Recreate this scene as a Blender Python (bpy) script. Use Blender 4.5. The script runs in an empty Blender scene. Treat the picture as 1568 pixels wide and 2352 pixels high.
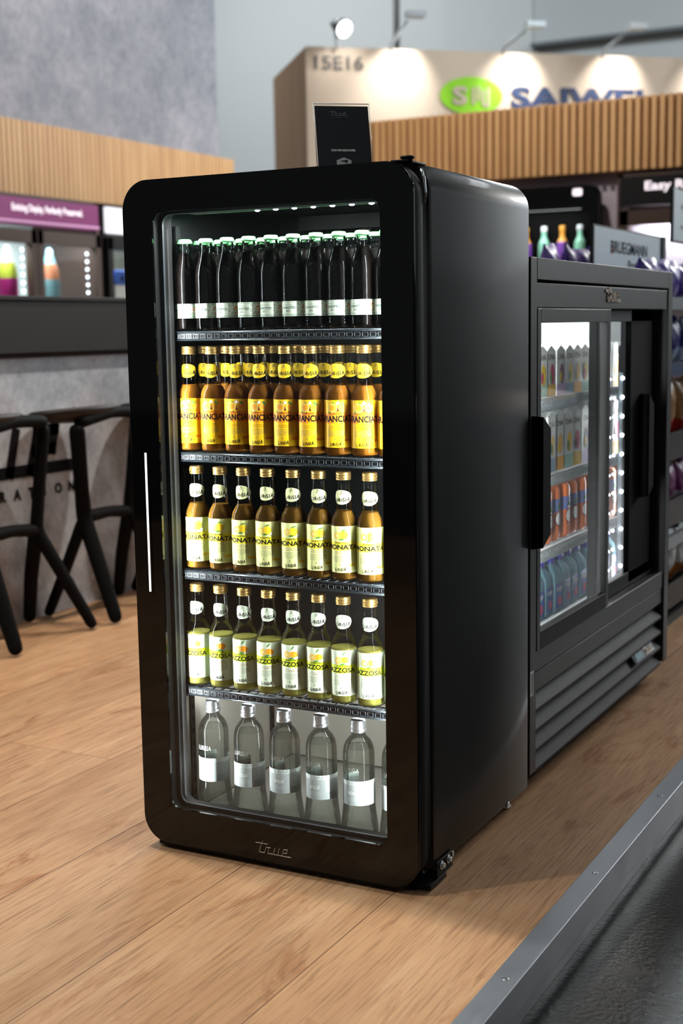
import bpy, bmesh, math, random
from mathutils import Vector, Matrix
random.seed(7)
SC = bpy.context.scene
COL = SC.collection
PI = math.pi
R = math.radians

# ------------------------------------------------------------------ camera
yaw, pitch, roll = R(27.894), R(-7.726), R(-0.9306)
F = 3126.2
fw = Vector((-math.sin(yaw)*math.cos(pitch), math.cos(yaw)*math.cos(pitch), math.sin(pitch)))
rt = Vector((math.cos(yaw), math.sin(yaw), 0)); up = rt.cross(fw)
r2 = rt*math.cos(roll)+up*math.sin(roll); u2 = -rt*math.sin(roll)+up*math.cos(roll)
cam = bpy.data.cameras.new('camera'); camo = bpy.data.objects.new('camera', cam); COL.objects.link(camo)
M3 = Matrix((r2, u2, -fw)).transposed()
camo.matrix_world = Matrix.Translation((1.6576, -2.2263, 1.0714)) @ M3.to_4x4()
cam.sensor_fit = 'HORIZONTAL'; cam.sensor_width = 24.0; cam.lens = F/1568*24.0
cam.clip_start = .05; cam.clip_end = 200
cam.dof.use_dof = True; cam.dof.focus_distance = 2.72; cam.dof.aperture_fstop = 3.6
SC.camera = camo

# ------------------------------------------------------------------ view + world
SC.view_settings.view_transform = 'Standard'; SC.view_settings.look = 'None'
SC.view_settings.gamma = 1.0; SC.view_settings.exposure = 0.0
SC.cycles.use_denoising = True
SC.cycles.max_bounces = 10; SC.cycles.diffuse_bounces = 3; SC.cycles.glossy_bounces = 4
SC.cycles.transmission_bounces = 8; SC.cycles.transparent_max_bounces = 24
SC.cycles.sample_clamp_indirect = 4.0; SC.cycles.sample_clamp_direct = 40.0
SC.cycles.caustics_reflective = False; SC.cycles.caustics_refractive = False
W = bpy.data.worlds.new('world'); SC.world = W; W.use_nodes = True
W.node_tree.nodes['Background'].inputs[0].default_value = (.62, .68, .74, 1)
W.node_tree.nodes['Background'].inputs[1].default_value = .05

def light(kind, loc, target, power, color=(1, 1, 1), size=1.0, size_y=None, spot=60, blend=.6, radius=.05):
    l = bpy.data.lights.new('lamp_light', kind); o = bpy.data.objects.new('lamp_light', l); COL.objects.link(o)
    l.energy = power; l.color = color; o.location = loc
    if kind == 'AREA':
        l.shape = 'RECTANGLE'; l.size = size; l.size_y = size_y or size
    if kind == 'SPOT':
        l.spot_size = R(spot); l.spot_blend = blend; l.shadow_soft_size = radius
    d = Vector(target)-Vector(loc)
    o.rotation_euler = d.to_track_quat('-Z', 'Y').to_euler()
    return o
WARM = (1, .93, .84); COOL = (.93, .97, 1)
# hall ceiling lamps
for x, y, s, p in ((-9, 12.5, 5, 800), (3.5, 10, 5, 220), (8.5, 2.5, 4, 60), (-6, -4, 5, 300), (4, -6, 5, 70)):
    light('AREA', (x, y, 8.6), (x, y, 0), p, COOL, s, s*.5)
light('AREA', (5.5, 13.2, 8.2), (6.5, 17, 4), 2100, COOL, 8, .6)   # this and the next: added, unseen, brighten the hall walls for reflections
light('AREA', (10.5, 5, 8.2), (14, 6, 4), 450, COOL, 8, .6)
light('AREA', (-2.3, 12.0, 5.7), (.6, 1.5, 0), 330, (.85, .96, 1), 1.3, .5)  # added unseen lamp for the pale glare on the aisle floor
# spotlights of the stand above the platform
light('SPOT', (-.62, .17, 4.3), (-.75, .1, 0), 300, WARM, spot=72, radius=.05)
light('SPOT', (-1.2, -1.9, 4.3), (-.7, -.5, 0), 170, WARM, spot=75, radius=.05)
light('SPOT', (-.4, 3.0, 4.3), (-1.9, 1.6, .6), 420, WARM, spot=70, radius=.05)
light('SPOT', (-2.6, 5.0, 4.4), (-4.6, 6.2, 2.2), 170, WARM, spot=75, radius=.08)
light('SPOT', (-1.5, 4.2, 4.4), (-2.2, 6.5, 2.3), 300, WARM, spot=80, radius=.08)
# linear lamp over the aisle, seen as the bright band on the cabinet shoulder
light('AREA', (3.4, 12.0, 4.75), (0.6, 1, 1.2), 270, (1, .99, .97), 3.5, .30)
light('AREA', (3.4, 12.2, 5.45), (0.6, 1, 1.2), 110, (1, .93, .8), 3.5, .22)

# ------------------------------------------------------------------ materials
def lin(c):
    return tuple(((x/12.92) if x <= .04045 else ((x+.055)/1.055)**2.4) for x in c)
def rgb(r, g, b): return lin((r/255, g/255, b/255))
MC = {}
def mat(name, c=(200, 200, 200), rough=.5, metal=0, spec=.5, coat=0, emit=0, ecol=None, trans=0, ior=1.45, alpha=1, aniso=0):
    if name in MC: return MC[name]
    m = bpy.data.materials.new(name); m.use_nodes = True; MC[name] = m
    b = m.node_tree.nodes['Principled BSDF']
    b.inputs['Base Color'].default_value = (*rgb(*c), 1)
    b.inputs['Roughness'].default_value = rough; b.inputs['Metallic'].default_value = metal
    b.inputs['Specular IOR Level'].default_value = spec; b.inputs['Coat Weight'].default_value = coat
    b.inputs['Coat Roughness'].default_value = .05
    b.inputs['IOR'].default_value = ior; b.inputs['Transmission Weight'].default_value = trans
    b.inputs['Anisotropic'].default_value = aniso
    if emit:
        b.inputs['Emission Color'].default_value = (*rgb(*(ecol or c)), 1); b.inputs['Emission Strength'].default_value = emit
    # a faint procedural mottling on every plain surface
    nt = m.node_tree; tc = nt.nodes.new('ShaderNodeTexCoord'); n = nt.nodes.new('ShaderNodeTexNoise')
    n.inputs['Scale'].default_value = 40; nt.links.new(tc.outputs['Object'], n.inputs['Vector'])
    mr = nt.nodes.new('ShaderNodeMapRange'); mr.inputs[3].default_value = max(0, rough-.02); mr.inputs[4].default_value = min(1, rough+.03)
    nt.links.new(n.outputs['Fac'], mr.inputs[0]); nt.links.new(mr.outputs[0], b.inputs['Roughness'])
    return m
def N(m, t, **kw):
    n = m.node_tree.nodes.new(t)
    for k, v in kw.items():
        if hasattr(n, k): setattr(n, k, v)
        else: n.inputs[k].default_value = v
    return n
def L(m, a, b): m.node_tree.links.new(a, b)
def ramp(m, fac, stops):
    n = N(m, 'ShaderNodeValToRGB'); e = n.color_ramp.elements
    while len(e) < len(stops): e.new(.5)
    for i, (p, c) in enumerate(stops): e[i].position = p; e[i].color = (*rgb(*c), 1)
    L(m, fac, n.inputs[0]); return n
def bsdf(m): return m.node_tree.nodes['Principled BSDF']
def bump(m, h, strength, dist=.01):
    b = N(m, 'ShaderNodeBump'); b.inputs['Strength'].default_value = strength; b.inputs['Distance'].default_value = dist
    L(m, h, b.inputs['Height']); L(m, b.outputs[0], bsdf(m).inputs['Normal']); return b
def math_n(m, op, a, b=None):
    n = N(m, 'ShaderNodeMath', operation=op)
    for i, v in enumerate((a, b)):
        if v is None: continue
        if isinstance(v, (int, float)): n.inputs[i].default_value = v
        else: L(m, v, n.inputs[i])
    return n.outputs[0]

def clearglass(name, tint=(1, 1, 1), ior=1.45, boost=1.0, rough=0.0, base=0.0):
    """thin clear sheet or shell: transparent body with a Fresnel reflection"""
    m = bpy.data.materials.new(name); m.use_nodes = True; MC[name] = m
    nt = m.node_tree; nt.nodes.clear()
    out = nt.nodes.new('ShaderNodeOutputMaterial'); mx = nt.nodes.new('ShaderNodeMixShader')
    tr = nt.nodes.new('ShaderNodeBsdfTransparent'); gl = nt.nodes.new('ShaderNodeBsdfGlossy')
    fr = nt.nodes.new('ShaderNodeFresnel'); fr.inputs['IOR'].default_value = ior
    mu = nt.nodes.new('ShaderNodeMath'); mu.operation = 'MULTIPLY_ADD'; mu.inputs[1].default_value = boost; mu.inputs[2].default_value = base; mu.use_clamp = True
    tr.inputs[0].default_value = (*tint, 1); gl.inputs['Roughness'].default_value = rough
    nt.links.new(fr.outputs[0], mu.inputs[0]); nt.links.new(mu.outputs[0], mx.inputs[0])
    nt.links.new(tr.outputs[0], mx.inputs[1]); nt.links.new(gl.outputs[0], mx.inputs[2]); nt.links.new(mx.outputs[0], out.inputs[0])
    return m

def wood_floor():
    m = bpy.data.materials.new('oak_planks'); m.use_nodes = True
    g = N(m, 'ShaderNodeNewGeometry'); sp = N(m, 'ShaderNodeSeparateXYZ'); L(m, g.outputs['Position'], sp.inputs[0])
    px = math_n(m, 'DIVIDE', math_n(m, 'ADD', sp.outputs[0], .088+33.2), .332)
    pid = math_n(m, 'FLOOR', px); fx = math_n(m, 'FRACT', px)
    off = math_n(m, 'MULTIPLY', math_n(m, 'FRACT', math_n(m, 'ADD', math_n(m, 'MULTIPLY', pid, .382), .30)), 2.4)
    py = math_n(m, 'DIVIDE', math_n(m, 'ADD', math_n(m, 'ADD', sp.outputs[1], 41.), off), 2.4)
    yid = math_n(m, 'FLOOR', py); fy = math_n(m, 'FRACT', py)
    key = math_n(m, 'ADD', math_n(m, 'MULTIPLY', pid, 3.17), math_n(m, 'MULTIPLY', yid, 7.31))
    cb = N(m, 'ShaderNodeCombineXYZ')
    L(m, sp.outputs[0], cb.inputs[0]); L(m, math_n(m, 'MULTIPLY', sp.outputs[1], .13), cb.inputs[1]); L(m, key, cb.inputs[2])
    n1 = N(m, 'ShaderNodeTexNoise', Scale=9.0, Detail=9.0, Roughness=.62, Distortion=1.2); L(m, cb.outputs[0], n1.inputs['Vector'])
    cb2 = N(m, 'ShaderNodeCombineXYZ')
    L(m, sp.outputs[0], cb2.inputs[0]); L(m, math_n(m, 'MULTIPLY', sp.outputs[1], .035), cb2.inputs[1]); L(m, key, cb2.inputs[2])
    n2 = N(m, 'ShaderNodeTexNoise', Scale=190.0, Detail=5.0, Roughness=.65); L(m, cb2.outputs[0], n2.inputs['Vector'])
    cb3 = N(m, 'ShaderNodeCombineXYZ')
    L(m, sp.outputs[0], cb3.inputs[0]); L(m, math_n(m, 'MULTIPLY', sp.outputs[1], .33), cb3.inputs[1]); L(m, key, cb3.inputs[2])
    n3 = N(m, 'ShaderNodeTexNoise', Scale=4.5, Detail=5.0, Roughness=.7, Distortion=2.4); L(m, cb3.outputs[0], n3.inputs['Vector'])
    c1 = ramp(m, n1.outputs['Fac'], [(.28, (180, 136, 98)), (.45, (192, 148, 109)), (.58, (201, 159, 120)), (.74, (210, 171, 133))])
    c2 = ramp(m, n2.outputs['Fac'], [(.32, (164, 152, 138)), (.5, (246, 243, 238)), (.7, (255, 255, 255))])
    c3 = ramp(m, n3.outputs['Fac'], [(.56, (255, 255, 255)), (.68, (208, 176, 150)), (.78, (150, 108, 80))])
    mx = N(m, 'ShaderNodeMixRGB', blend_type='MULTIPLY'); mx.inputs[0].default_value = .7
    L(m, c1.outputs[0], mx.inputs[1]); L(m, c2.outputs[0], mx.inputs[2])
    mx2 = N(m, 'ShaderNodeMixRGB', blend_type='MULTIPLY'); mx2.inputs[0].default_value = .8
    L(m, mx.outputs[0], mx2.inputs[1]); L(m, c3.outputs[0], mx2.inputs[2])
    wn = N(m, 'ShaderNodeTexWhiteNoise', noise_dimensions='1D'); L(m, key, wn.inputs['W'])
    var = N(m, 'ShaderNodeMapRange'); var.inputs[3].default_value = .9; var.inputs[4].default_value = 1.08; L(m, wn.outputs['Value'], var.inputs[0])
    sx = math_n(m, 'LESS_THAN', fx, .0085); sy = math_n(m, 'LESS_THAN', fy, .0008)
    seam = math_n(m, 'MAXIMUM', sx, sy)
    hs = N(m, 'ShaderNodeHueSaturation'); L(m, var.outputs[0], hs.inputs['Value']); L(m, mx2.outputs[0], hs.inputs['Color'])
    mx3 = N(m, 'ShaderNodeMixRGB', blend_type='MULTIPLY'); L(m, math_n(m, 'MULTIPLY', seam, .85), mx3.inputs[0])
    L(m, hs.outputs[0], mx3.inputs[1]); mx3.inputs[2].default_value = (.2, .12, .07, 1)
    L(m, mx3.outputs[0], bsdf(m).inputs['Base Color'])
    bsdf(m).inputs['Roughness'].default_value = .52; bsdf(m).inputs['Specular IOR Level'].default_value = .35
    bump(m, n2.outputs['Fac'], .12, .002)
    return m
def concrete(name, a, b, c, sc=3.0):
    m = bpy.data.materials.new(name); m.use_nodes = True
    tc = N(m, 'ShaderNodeNewGeometry')
    n1 = N(m, 'ShaderNodeTexNoise', Scale=sc, Detail=8.0, Roughness=.68); L(m, tc.outputs['Position'], n1.inputs['Vector'])
    n2 = N(m, 'ShaderNodeTexNoise', Scale=sc*7, Detail=6.0, Roughness=.7); L(m, tc.outputs['Position'], n2.inputs['Vector'])
    c1 = ramp(m, n1.outputs['Fac'], [(.32, a), (.5, b), (.68, c)])
    c2 = ramp(m, n2.outputs['Fac'], [(.3, (190, 188, 192)), (.55, (255, 255, 255))])
    mx = N(m, 'ShaderNodeMixRGB', blend_type='MULTIPLY'); mx.inputs[0].default_value = .55
    L(m, c1.outputs[0], mx.inputs[1]); L(m, c2.outputs[0], mx.inputs[2]); L(m, mx.outputs[0], bsdf(m).inputs['Base Color'])
    bsdf(m).inputs['Roughness'].default_value = .8
    bump(m, n2.outputs['Fac'], .15, .003)
    return m
def veneer(name, a, b, axis=2, sc=14.0):
    m = bpy.data.materials.new(name); m.use_nodes = True
    g = N(m, 'ShaderNodeNewGeometry'); mp = N(m, 'ShaderNodeMapping'); L(m, g.outputs['Position'], mp.inputs[0])
    s = [1, 1, 1]; s[axis] = .06; mp.inputs['Scale'].default_value = s
    n = N(m, 'ShaderNodeTexNoise', Scale=sc, Detail=6.0, Roughness=.6); L(m, mp.outputs[0], n.inputs['Vector'])
    c = ramp(m, n.outputs['Fac'], [(.35, a), (.65, b)]); L(m, c.outputs[0], bsdf(m).inputs['Base Color'])
    bsdf(m).inputs['Roughness'].default_value = .5
    return m
def hallfloor():
    m = bpy.data.materials.new('dark_hall_floor'); m.use_nodes = True
    g = N(m, 'ShaderNodeNewGeometry')
    n = N(m, 'ShaderNodeTexNoise', Scale=5.0, Detail=8.0, Roughness=.65); L(m, g.outputs['Position'], n.inputs['Vector'])
    n2 = N(m, 'ShaderNodeTexNoise', Scale=95.0, Detail=4.0, Roughness=.6); L(m, g.outputs['Position'], n2.inputs['Vector'])
    c = ramp(m, n.outputs['Fac'], [(.35, (12, 12, 13)), (.6, (22, 20, 19)), (.75, (44, 34, 28))]); L(m, c.outputs[0], bsdf(m).inputs['Base Color'])
    rr = N(m, 'ShaderNodeMapRange'); rr.inputs[3].default_value = .16; rr.inputs[4].default_value = .34; L(m, n.outputs['Fac'], rr.inputs[0]); L(m, rr.outputs[0], bsdf(m).inputs['Roughness'])
    bsdf(m).inputs['Specular IOR Level'].default_value = .2
    bump(m, n2.outputs['Fac'], .5, .0016)
    return m
def brushed(name, c, rough, axis):
    m = bpy.data.materials.new(name); m.use_nodes = True; b = bsdf(m)
    g = N(m, 'ShaderNodeNewGeometry'); mp = N(m, 'ShaderNodeMapping'); L(m, g.outputs['Position'], mp.inputs[0])
    s = [1, 1, 1]; s[axis] = .03; mp.inputs['Scale'].default_value = s
    n = N(m, 'ShaderNodeTexNoise', Scale=160.0, Detail=4.0); L(m, mp.outputs[0], n.inputs['Vector'])
    n2 = N(m, 'ShaderNodeTexNoise', Scale=9.0, Detail=6.0); L(m, g.outputs['Position'], n2.inputs['Vector'])
    a = math_n(m, 'MULTIPLY', n.outputs['Fac'], .12); a2 = math_n(m, 'ADD', a, math_n(m, 'MULTIPLY', n2.outputs['Fac'], .18))
    L(m, math_n(m, 'ADD', a2, rough-.15), b.inputs['Roughness'])
    b.inputs['Base Color'].default_value = (*rgb(*c), 1); b.inputs['Metallic'].default_value = 1
    return m
def liquid(name, c, cloud, ior=1.33, c2=None, rough=.02):
    """cloudy drink: scattering body mixed with clear tinted refraction"""
    m = bpy.data.materials.new(name); m.use_nodes = True; MC[name] = m; nt = m.node_tree; b = bsdf(m)
    b.inputs['Base Color'].default_value = (*rgb(*c), 1); b.inputs['Roughness'].default_value = .6; b.inputs['Specular IOR Level'].default_value = .1
    tl = nt.nodes.new('ShaderNodeBsdfTranslucent'); tl.inputs[0].default_value = (*rgb(*c), 1)
    rf = nt.nodes.new('ShaderNodeBsdfRefraction'); rf.inputs['Color'].default_value = (*rgb(*(c2 or c)), 1); rf.inputs['IOR'].default_value = ior; rf.inputs['Roughness'].default_value = rough
    m1 = nt.nodes.new('ShaderNodeMixShader'); m1.inputs[0].default_value = .32
    m2 = nt.nodes.new('ShaderNodeMixShader'); m2.inputs[0].default_value = cloud
    nt.links.new(b.outputs[0], m1.inputs[1]); nt.links.new(tl.outputs[0], m1.inputs[2])
    nt.links.new(rf.outputs[0], m2.inputs[1]); nt.links.new(m1.outputs[0], m2.inputs[2])
    nt.links.new(m2.outputs[0], nt.nodes['Material Output'].inputs[0])
    return m

M_floor = wood_floor(); M_hall = hallfloor()
M_conc = concrete('concrete_panel', (126, 130, 142), (150, 153, 164), (172, 170, 182), 2.4)
M_conc2 = concrete('counter_concrete', (166, 170, 178), (198, 202, 210), (220, 222, 228), 5.5)
M_slat = veneer('oak_slat', (198, 150, 98), (222, 178, 124)); M_slatb = veneer('oak_backing', (160, 116, 74), (180, 134, 88))
M_boothside = veneer('tan_panel', (140, 108, 78), (160, 126, 92)); M_booth = mat('cream_panel', (208, 190, 170), .7)
M_wallhall = mat('hall_wall_paint', (182, 186, 186), .8); M_wallhall2 = mat('hall_wall_grey', (168, 174, 176), .8)
M_black = mat('gloss_black', (5, 5, 6), .05, spec=.38); M_satin = mat('satin_black', (32, 30, 29), .42, spec=1.0); M_matte = mat('matte_black', (10, 10, 10), .55, spec=.25)
M_rubber = mat('rubber_black', (5, 5, 5), .75, spec=.12); M_liner = mat('liner_dark', (20, 22, 22), .45, spec=.2); M_linerlow = mat('steel_panel', (158, 154, 144), .3, metal=.2, coat=.5)
M_silver = mat('silver', (236, 216, 196), .35, metal=.0); M_chrome = mat('chrome', (225, 228, 230), .12, metal=1); M_zinc = mat('zinc_screw', (200, 206, 208), .25, metal=1)
M_alu = brushed('aluminium_edge', (168, 174, 180), .42, 1)
M_glass = clearglass('door_glass', (.95, .965, .955), 1.5, .8)
M_glass2 = clearglass('sliding_glass', (.93, .95, .94), 1.5, .8)
M_bglass = clearglass('bottle_glass', (.965, .975, .965), 1.42, .8)
M_gold = mat('gold_cap', (206, 172, 106), .32, metal=.9); M_scap = mat('silver_cap', (190, 192, 194), .3, metal=.95); M_gcap = mat('green_crown_cap', (92, 158, 100), .35, metal=.2)
M_ink = mat('ink_black', (28, 26, 30), .75, spec=.1); M_inkgreen = mat('ink_green', (44, 84, 68), .5)
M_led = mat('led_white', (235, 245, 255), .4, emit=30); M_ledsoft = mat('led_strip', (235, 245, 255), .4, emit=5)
M_white = mat('white_enamel', (226, 230, 230), .45); M_wire = mat('shelf_wire', (40, 46, 50), .22, metal=.7); M_wire2 = mat('shelf_slot_edge', (84, 92, 98), .3, metal=.7)

bsdf(M_satin).inputs['Coat Weight'].default_value = .35; bsdf(M_satin).inputs['Coat Roughness'].default_value = .09
# ------------------------------------------------------------------ mesh builder
class MB:
    def __init__(s): s.bm = bmesh.new(); s.mats = []
    def mi(s, m):
        if m not in s.mats: s.mats.append(m)
        return s.mats.index(m)
    def face(s, pts, m, smooth=False):
        f = s.bm.faces.new([s.bm.verts.new(p) for p in pts]); f.material_index = s.mi(m); f.smooth = smooth; return f
    def box(s, a, b, m, bev=0, seg=2):
        x0, y0, z0 = (min(a[i], b[i]) for i in range(3)); x1, y1, z1 = (max(a[i], b[i]) for i in range(3))
        v = [s.bm.verts.new(p) for p in ((x0, y0, z0), (x1, y0, z0), (x1, y1, z0), (x0, y1, z0), (x0, y0, z1), (x1, y0, z1), (x1, y1, z1), (x0, y1, z1))]
        fs = [s.bm.faces.new([v[i] for i in q]) for q in ((0, 3, 2, 1), (4, 5, 6, 7), (0, 1, 5, 4), (1, 2, 6, 5), (2, 3, 7, 6), (3, 0, 4, 7))]
        k = s.mi(m)
        for f in fs: f.material_index = k
        if bev:
            es = list({e for f in fs for e in f.edges})
            r = bmesh.ops.bevel(s.bm, geom=es, offset=bev, segments=seg, affect='EDGES', profile=.5)
            for f in r['faces']: f.material_index = k; f.smooth = True
        return v
    def obox(s, c, ax, ay, az, hx, hy, hz, m):
        c, ax, ay, az = Vector(c), Vector(ax).normalized(), Vector(ay).normalized(), Vector(az).normalized()
        v = [s.bm.verts.new(c+ax*hx*i+ay*hy*j+az*hz*k) for k in (-1, 1) for i, j in ((-1, -1), (1, -1), (1, 1), (-1, 1))]
        for q in ((0, 3, 2, 1), (4, 5, 6, 7), (0, 1, 5, 4), (1, 2, 6, 5), (2, 3, 7, 6), (3, 0, 4, 7)):
            f = s.bm.faces.new([v[i] for i in q]); f.material_index = s.mi(m)
    def loops(s, rings, m, closed=True, cap0=False, cap1=False, smooth=True):
        k = s.mi(m); vr = [[s.bm.verts.new(p) for p in r] for r in rings]
        for a, b in zip(vr, vr[1:]):
            n = len(a)
            for i in range(n if closed else n-1):
                j = (i+1) % n
                f = s.bm.faces.new((a[i], a[j], b[j], b[i])); f.material_index = k; f.smooth = smooth
        if cap0: f = s.bm.faces.new(vr[0][::-1]); f.material_index = k
        if cap1: f = s.bm.faces.new(vr[-1]); f.material_index = k
    def lathe(s, prof, m, n=28, c=(0, 0, 0), cap0=True, cap1=True, smooth=True, a0=0, a1=2*PI):
        full = abs(a1-a0-2*PI) < 1e-6
        rings = []
        for r, z in prof:
            rings.append([(c[0]+r*math.sin(a0+(a1-a0)*i/(n if full else n-1)), c[1]-r*math.cos(a0+(a1-a0)*i/(n if full else n-1)), c[2]+z) for i in range(n)])
        s.loops(rings, m, full, cap0 and full, cap1 and full, smooth)
    def tube(s, pts, r, m, n=8, flat=1.0, caps=True):
        P = [Vector(p) for p in pts]; rs = r if isinstance(r, (list, tuple)) else [r]*len(P); rings = []
        ref = None
        for i, p in enumerate(P):
            t = (P[min(i+1, len(P)-1)]-P[max(i-1, 0)]).normalized()
            if ref is None: ref = Vector((0, 0, 1)) if abs(t.z) < .9 else Vector((1, 0, 0))
            a = t.cross(ref).normalized(); b = t.cross(a).normalized(); ref = -b if (-b).dot(ref) > 0 else b
            rings.append([p+(a*math.cos(2*PI*k/n)+b*math.sin(2*PI*k/n)*flat)*rs[i] for k in range(n)])
        s.loops(rings, m, True, caps, caps)
    def cyl(s, c, axis, r, h, m, n=16, r1=None):
        c = Vector(c); a = Vector(axis).normalized()*h/2
        s.tube([c-a, c+a], [r, r if r1 is None else r1], m, n)
    def strokes(s, L_, w, o, ux, vy, d, m, thick=.0, caps=True):
        """strokes given as 2D polylines, laid on the plane o + u*ux + v*vy, thickness along d"""
        o, ux, vy, d = Vector(o), Vector(ux), Vector(vy), Vector(d)
        for pl in L_:
            for (a, b) in zip(pl, pl[1:]):
                a2, b2 = Vector(a), Vector(b); t = (b2-a2).normalized(); n = Vector((-t.y, t.x))*w/2; e = t*w/2*(1 if caps else 0)
                q = [a2-e-n, b2+e-n, b2+e+n, a2-e+n]
                f = [o+ux*p.x+vy*p.y for p in q]; g = [p+d for p in f]
                self_k = s.mi(m)
                vf = [s.bm.verts.new(p) for p in f]; vg = [s.bm.verts.new(p) for p in g]
                for qd in ((vg[0], vg[1], vg[2], vg[3]), (vf[3], vf[2], vf[1], vf[0]), (vf[0], vf[1], vg[1], vg[0]), (vf[1], vf[2], vg[2], vg[1]), (vf[2], vf[3], vg[3], vg[2]), (vf[3], vf[0], vg[0], vg[3])):
                    fc = s.bm.faces.new(qd); fc.material_index = self_k
    def build(s, name, parent=None, mods=None, recalc=True):
        if recalc: bmesh.ops.recalc_face_normals(s.bm, faces=s.bm.faces[:])
        me = bpy.data.meshes.new(name); s.bm.to_mesh(me); s.bm.free()
        for m in s.mats: me.materials.append(m)
        o = bpy.data.objects.new(name, me); COL.objects.link(o)
        if parent: o.parent = parent
        return o
def tag(o, label=None, cat=None, group=None, kind=None):
    if label: o['label'] = label
    if cat: o['category'] = cat
    if group: o['group'] = group
    if kind: o['kind'] = kind
    return o
def empty(name, loc=(0, 0, 0), rz=0, **kw):
    o = bpy.data.objects.new(name, None); COL.objects.link(o); o.location = loc; o.rotation_euler = (0, 0, rz); o.empty_display_size = .05
    return tag(o, **kw)
def children(o): return [c for c in bpy.data.objects if c.parent == o]
def copy_tree(o, kids=None, parent=None):
    c = o.copy(); COL.objects.link(c)
    if parent: c.parent = parent
    for ch in (KIDS.get(o.name) or []): copy_tree(ch, parent=c)
    return c
KIDS = {}
def register(o):
    ks = children(o); KIDS[o.name] = ks
    for k in ks: register(k)

# ------------------------------------------------------------------ lettering
TXT = {}
def text2d(s, bold=0.0, shear=0.0, space=1.0):
    k = (s, bold, shear, space)
    if k in TXT: return TXT[k]
    c = bpy.data.curves.new('t', 'FONT'); c.body = s; c.offset = bold; c.shear = shear; c.space_character = space; c.resolution_u = 3
    o = bpy.data.objects.new('t', c); COL.objects.link(o)
    dg = bpy.context.evaluated_depsgraph_get(); me = bpy.data.meshes.new_from_object(o.evaluated_get(dg))
    V = [v.co.copy() for v in me.vertices]; P = [tuple(p.vertices) for p in me.polygons]
    bpy.data.objects.remove(o); bpy.data.curves.remove(c); bpy.data.meshes.remove(me)
    x0 = min(v.x for v in V); x1 = max(v.x for v in V); y0 = min(v.y for v in V); y1 = max(v.y for v in V)
    TXT[k] = ([((v.x-x0)/(x1-x0), (v.y-y0)/(y1-y0)) for v in V], P, (x1-x0)/(y1-y0)); return TXT[k]
def put_text(mb, s, u, v, h, fn, m, w=None, align='c', bold=0.0, shear=0.0, space=1.0, cut=0, rot=0):
    """letters of height h centred at (u, v) (lower edge v); fn maps (u, v) to a point"""
    V, P, asp = text2d(s, bold, shear, space); w = w or h*asp
    u0 = u-w/2 if align == 'c' else (u if align == 'l' else u-w)
    t = bmesh.new(); vs = [t.verts.new((u0+a*w, v+b*h, 0)) for a, b in V]
    for p in P:
        try: t.faces.new([vs[i] for i in p])
        except ValueError: pass
    if cut:
        x = u0+cut
        while x < u0+w:
            bmesh.ops.bisect_plane(t, geom=t.verts[:]+t.edges[:]+t.faces[:], plane_co=(x, 0, 0), plane_no=(1, 0, 0)); x += cut
    if rot:
        ca, sa = math.cos(rot), math.sin(rot)
        for q in t.verts: q.co.x, q.co.y = u+(q.co.x-u)*ca-(q.co.y-v)*sa, v+(q.co.x-u)*sa+(q.co.y-v)*ca
    k = mb.mi(m); mp = {q: mb.bm.verts.new(fn(q.co.x, q.co.y)) for q in t.verts}
    for f in t.faces:
        try: g = mb.bm.faces.new([mp[q] for q in f.verts]); g.material_index = k
        except ValueError: pass
    t.free()
def patch(mb, poly, fn, m, cx=None):
    """filled 2D outline (fan from its centre)"""
    cx = cx or (sum(p[0] for p in poly)/len(poly), sum(p[1] for p in poly)/len(poly)); k = mb.mi(m)
    c = mb.bm.verts.new(fn(*cx)); vs = [mb.bm.verts.new(fn(*p)) for p in poly]
    for i in range(len(vs)):
        f = mb.bm.faces.new((c, vs[i], vs[(i+1) % len(vs)])); f.material_index = k
def grid(mb, u0, u1, v0, v1, fn, m, nu=24, nv=1, smooth=True):
    mb.loops([[fn(u0+(u1-u0)*i/nu, v0+(v1-v0)*j/nv) for i in range(nu+1)] for j in range(nv+1)], m, False, smooth=smooth)
def disc2(cx, cy, rx, ry=None, n=16, a0=0): return [(cx+rx*math.cos(a0+2*PI*i/n), cy+(ry or rx)*math.sin(a0+2*PI*i/n)) for i in range(n)]
def leaf2(x, y, l, w, a):
    pts = []
    for i in range(12):
        t = i/11.; pts.append((l*t, w*math.sin(PI*t)))
    for i in range(10, 0, -1):
        t = i/11.; pts.append((l*t, -w*math.sin(PI*t)))
    return [(x+p*math.cos(a)-q*math.sin(a), y+p*math.sin(a)+q*math.cos(a)) for p, q in pts]
LOGO = [[(.025, .18), (.345, .182)], [(.215, .222), (.15, .1), (.125, .003), (.262, .0), (.315, .118), (.43, .12)],
        [(.385, .106), (.355, .002), (.985, .002)], [(.555, .13), (.51, .003)], [(.67, .135), (.63, .003)],
        [(.745, .003), (.79, .135), (.895, .14), (.872, .07), (.775, .067)]]

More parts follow.
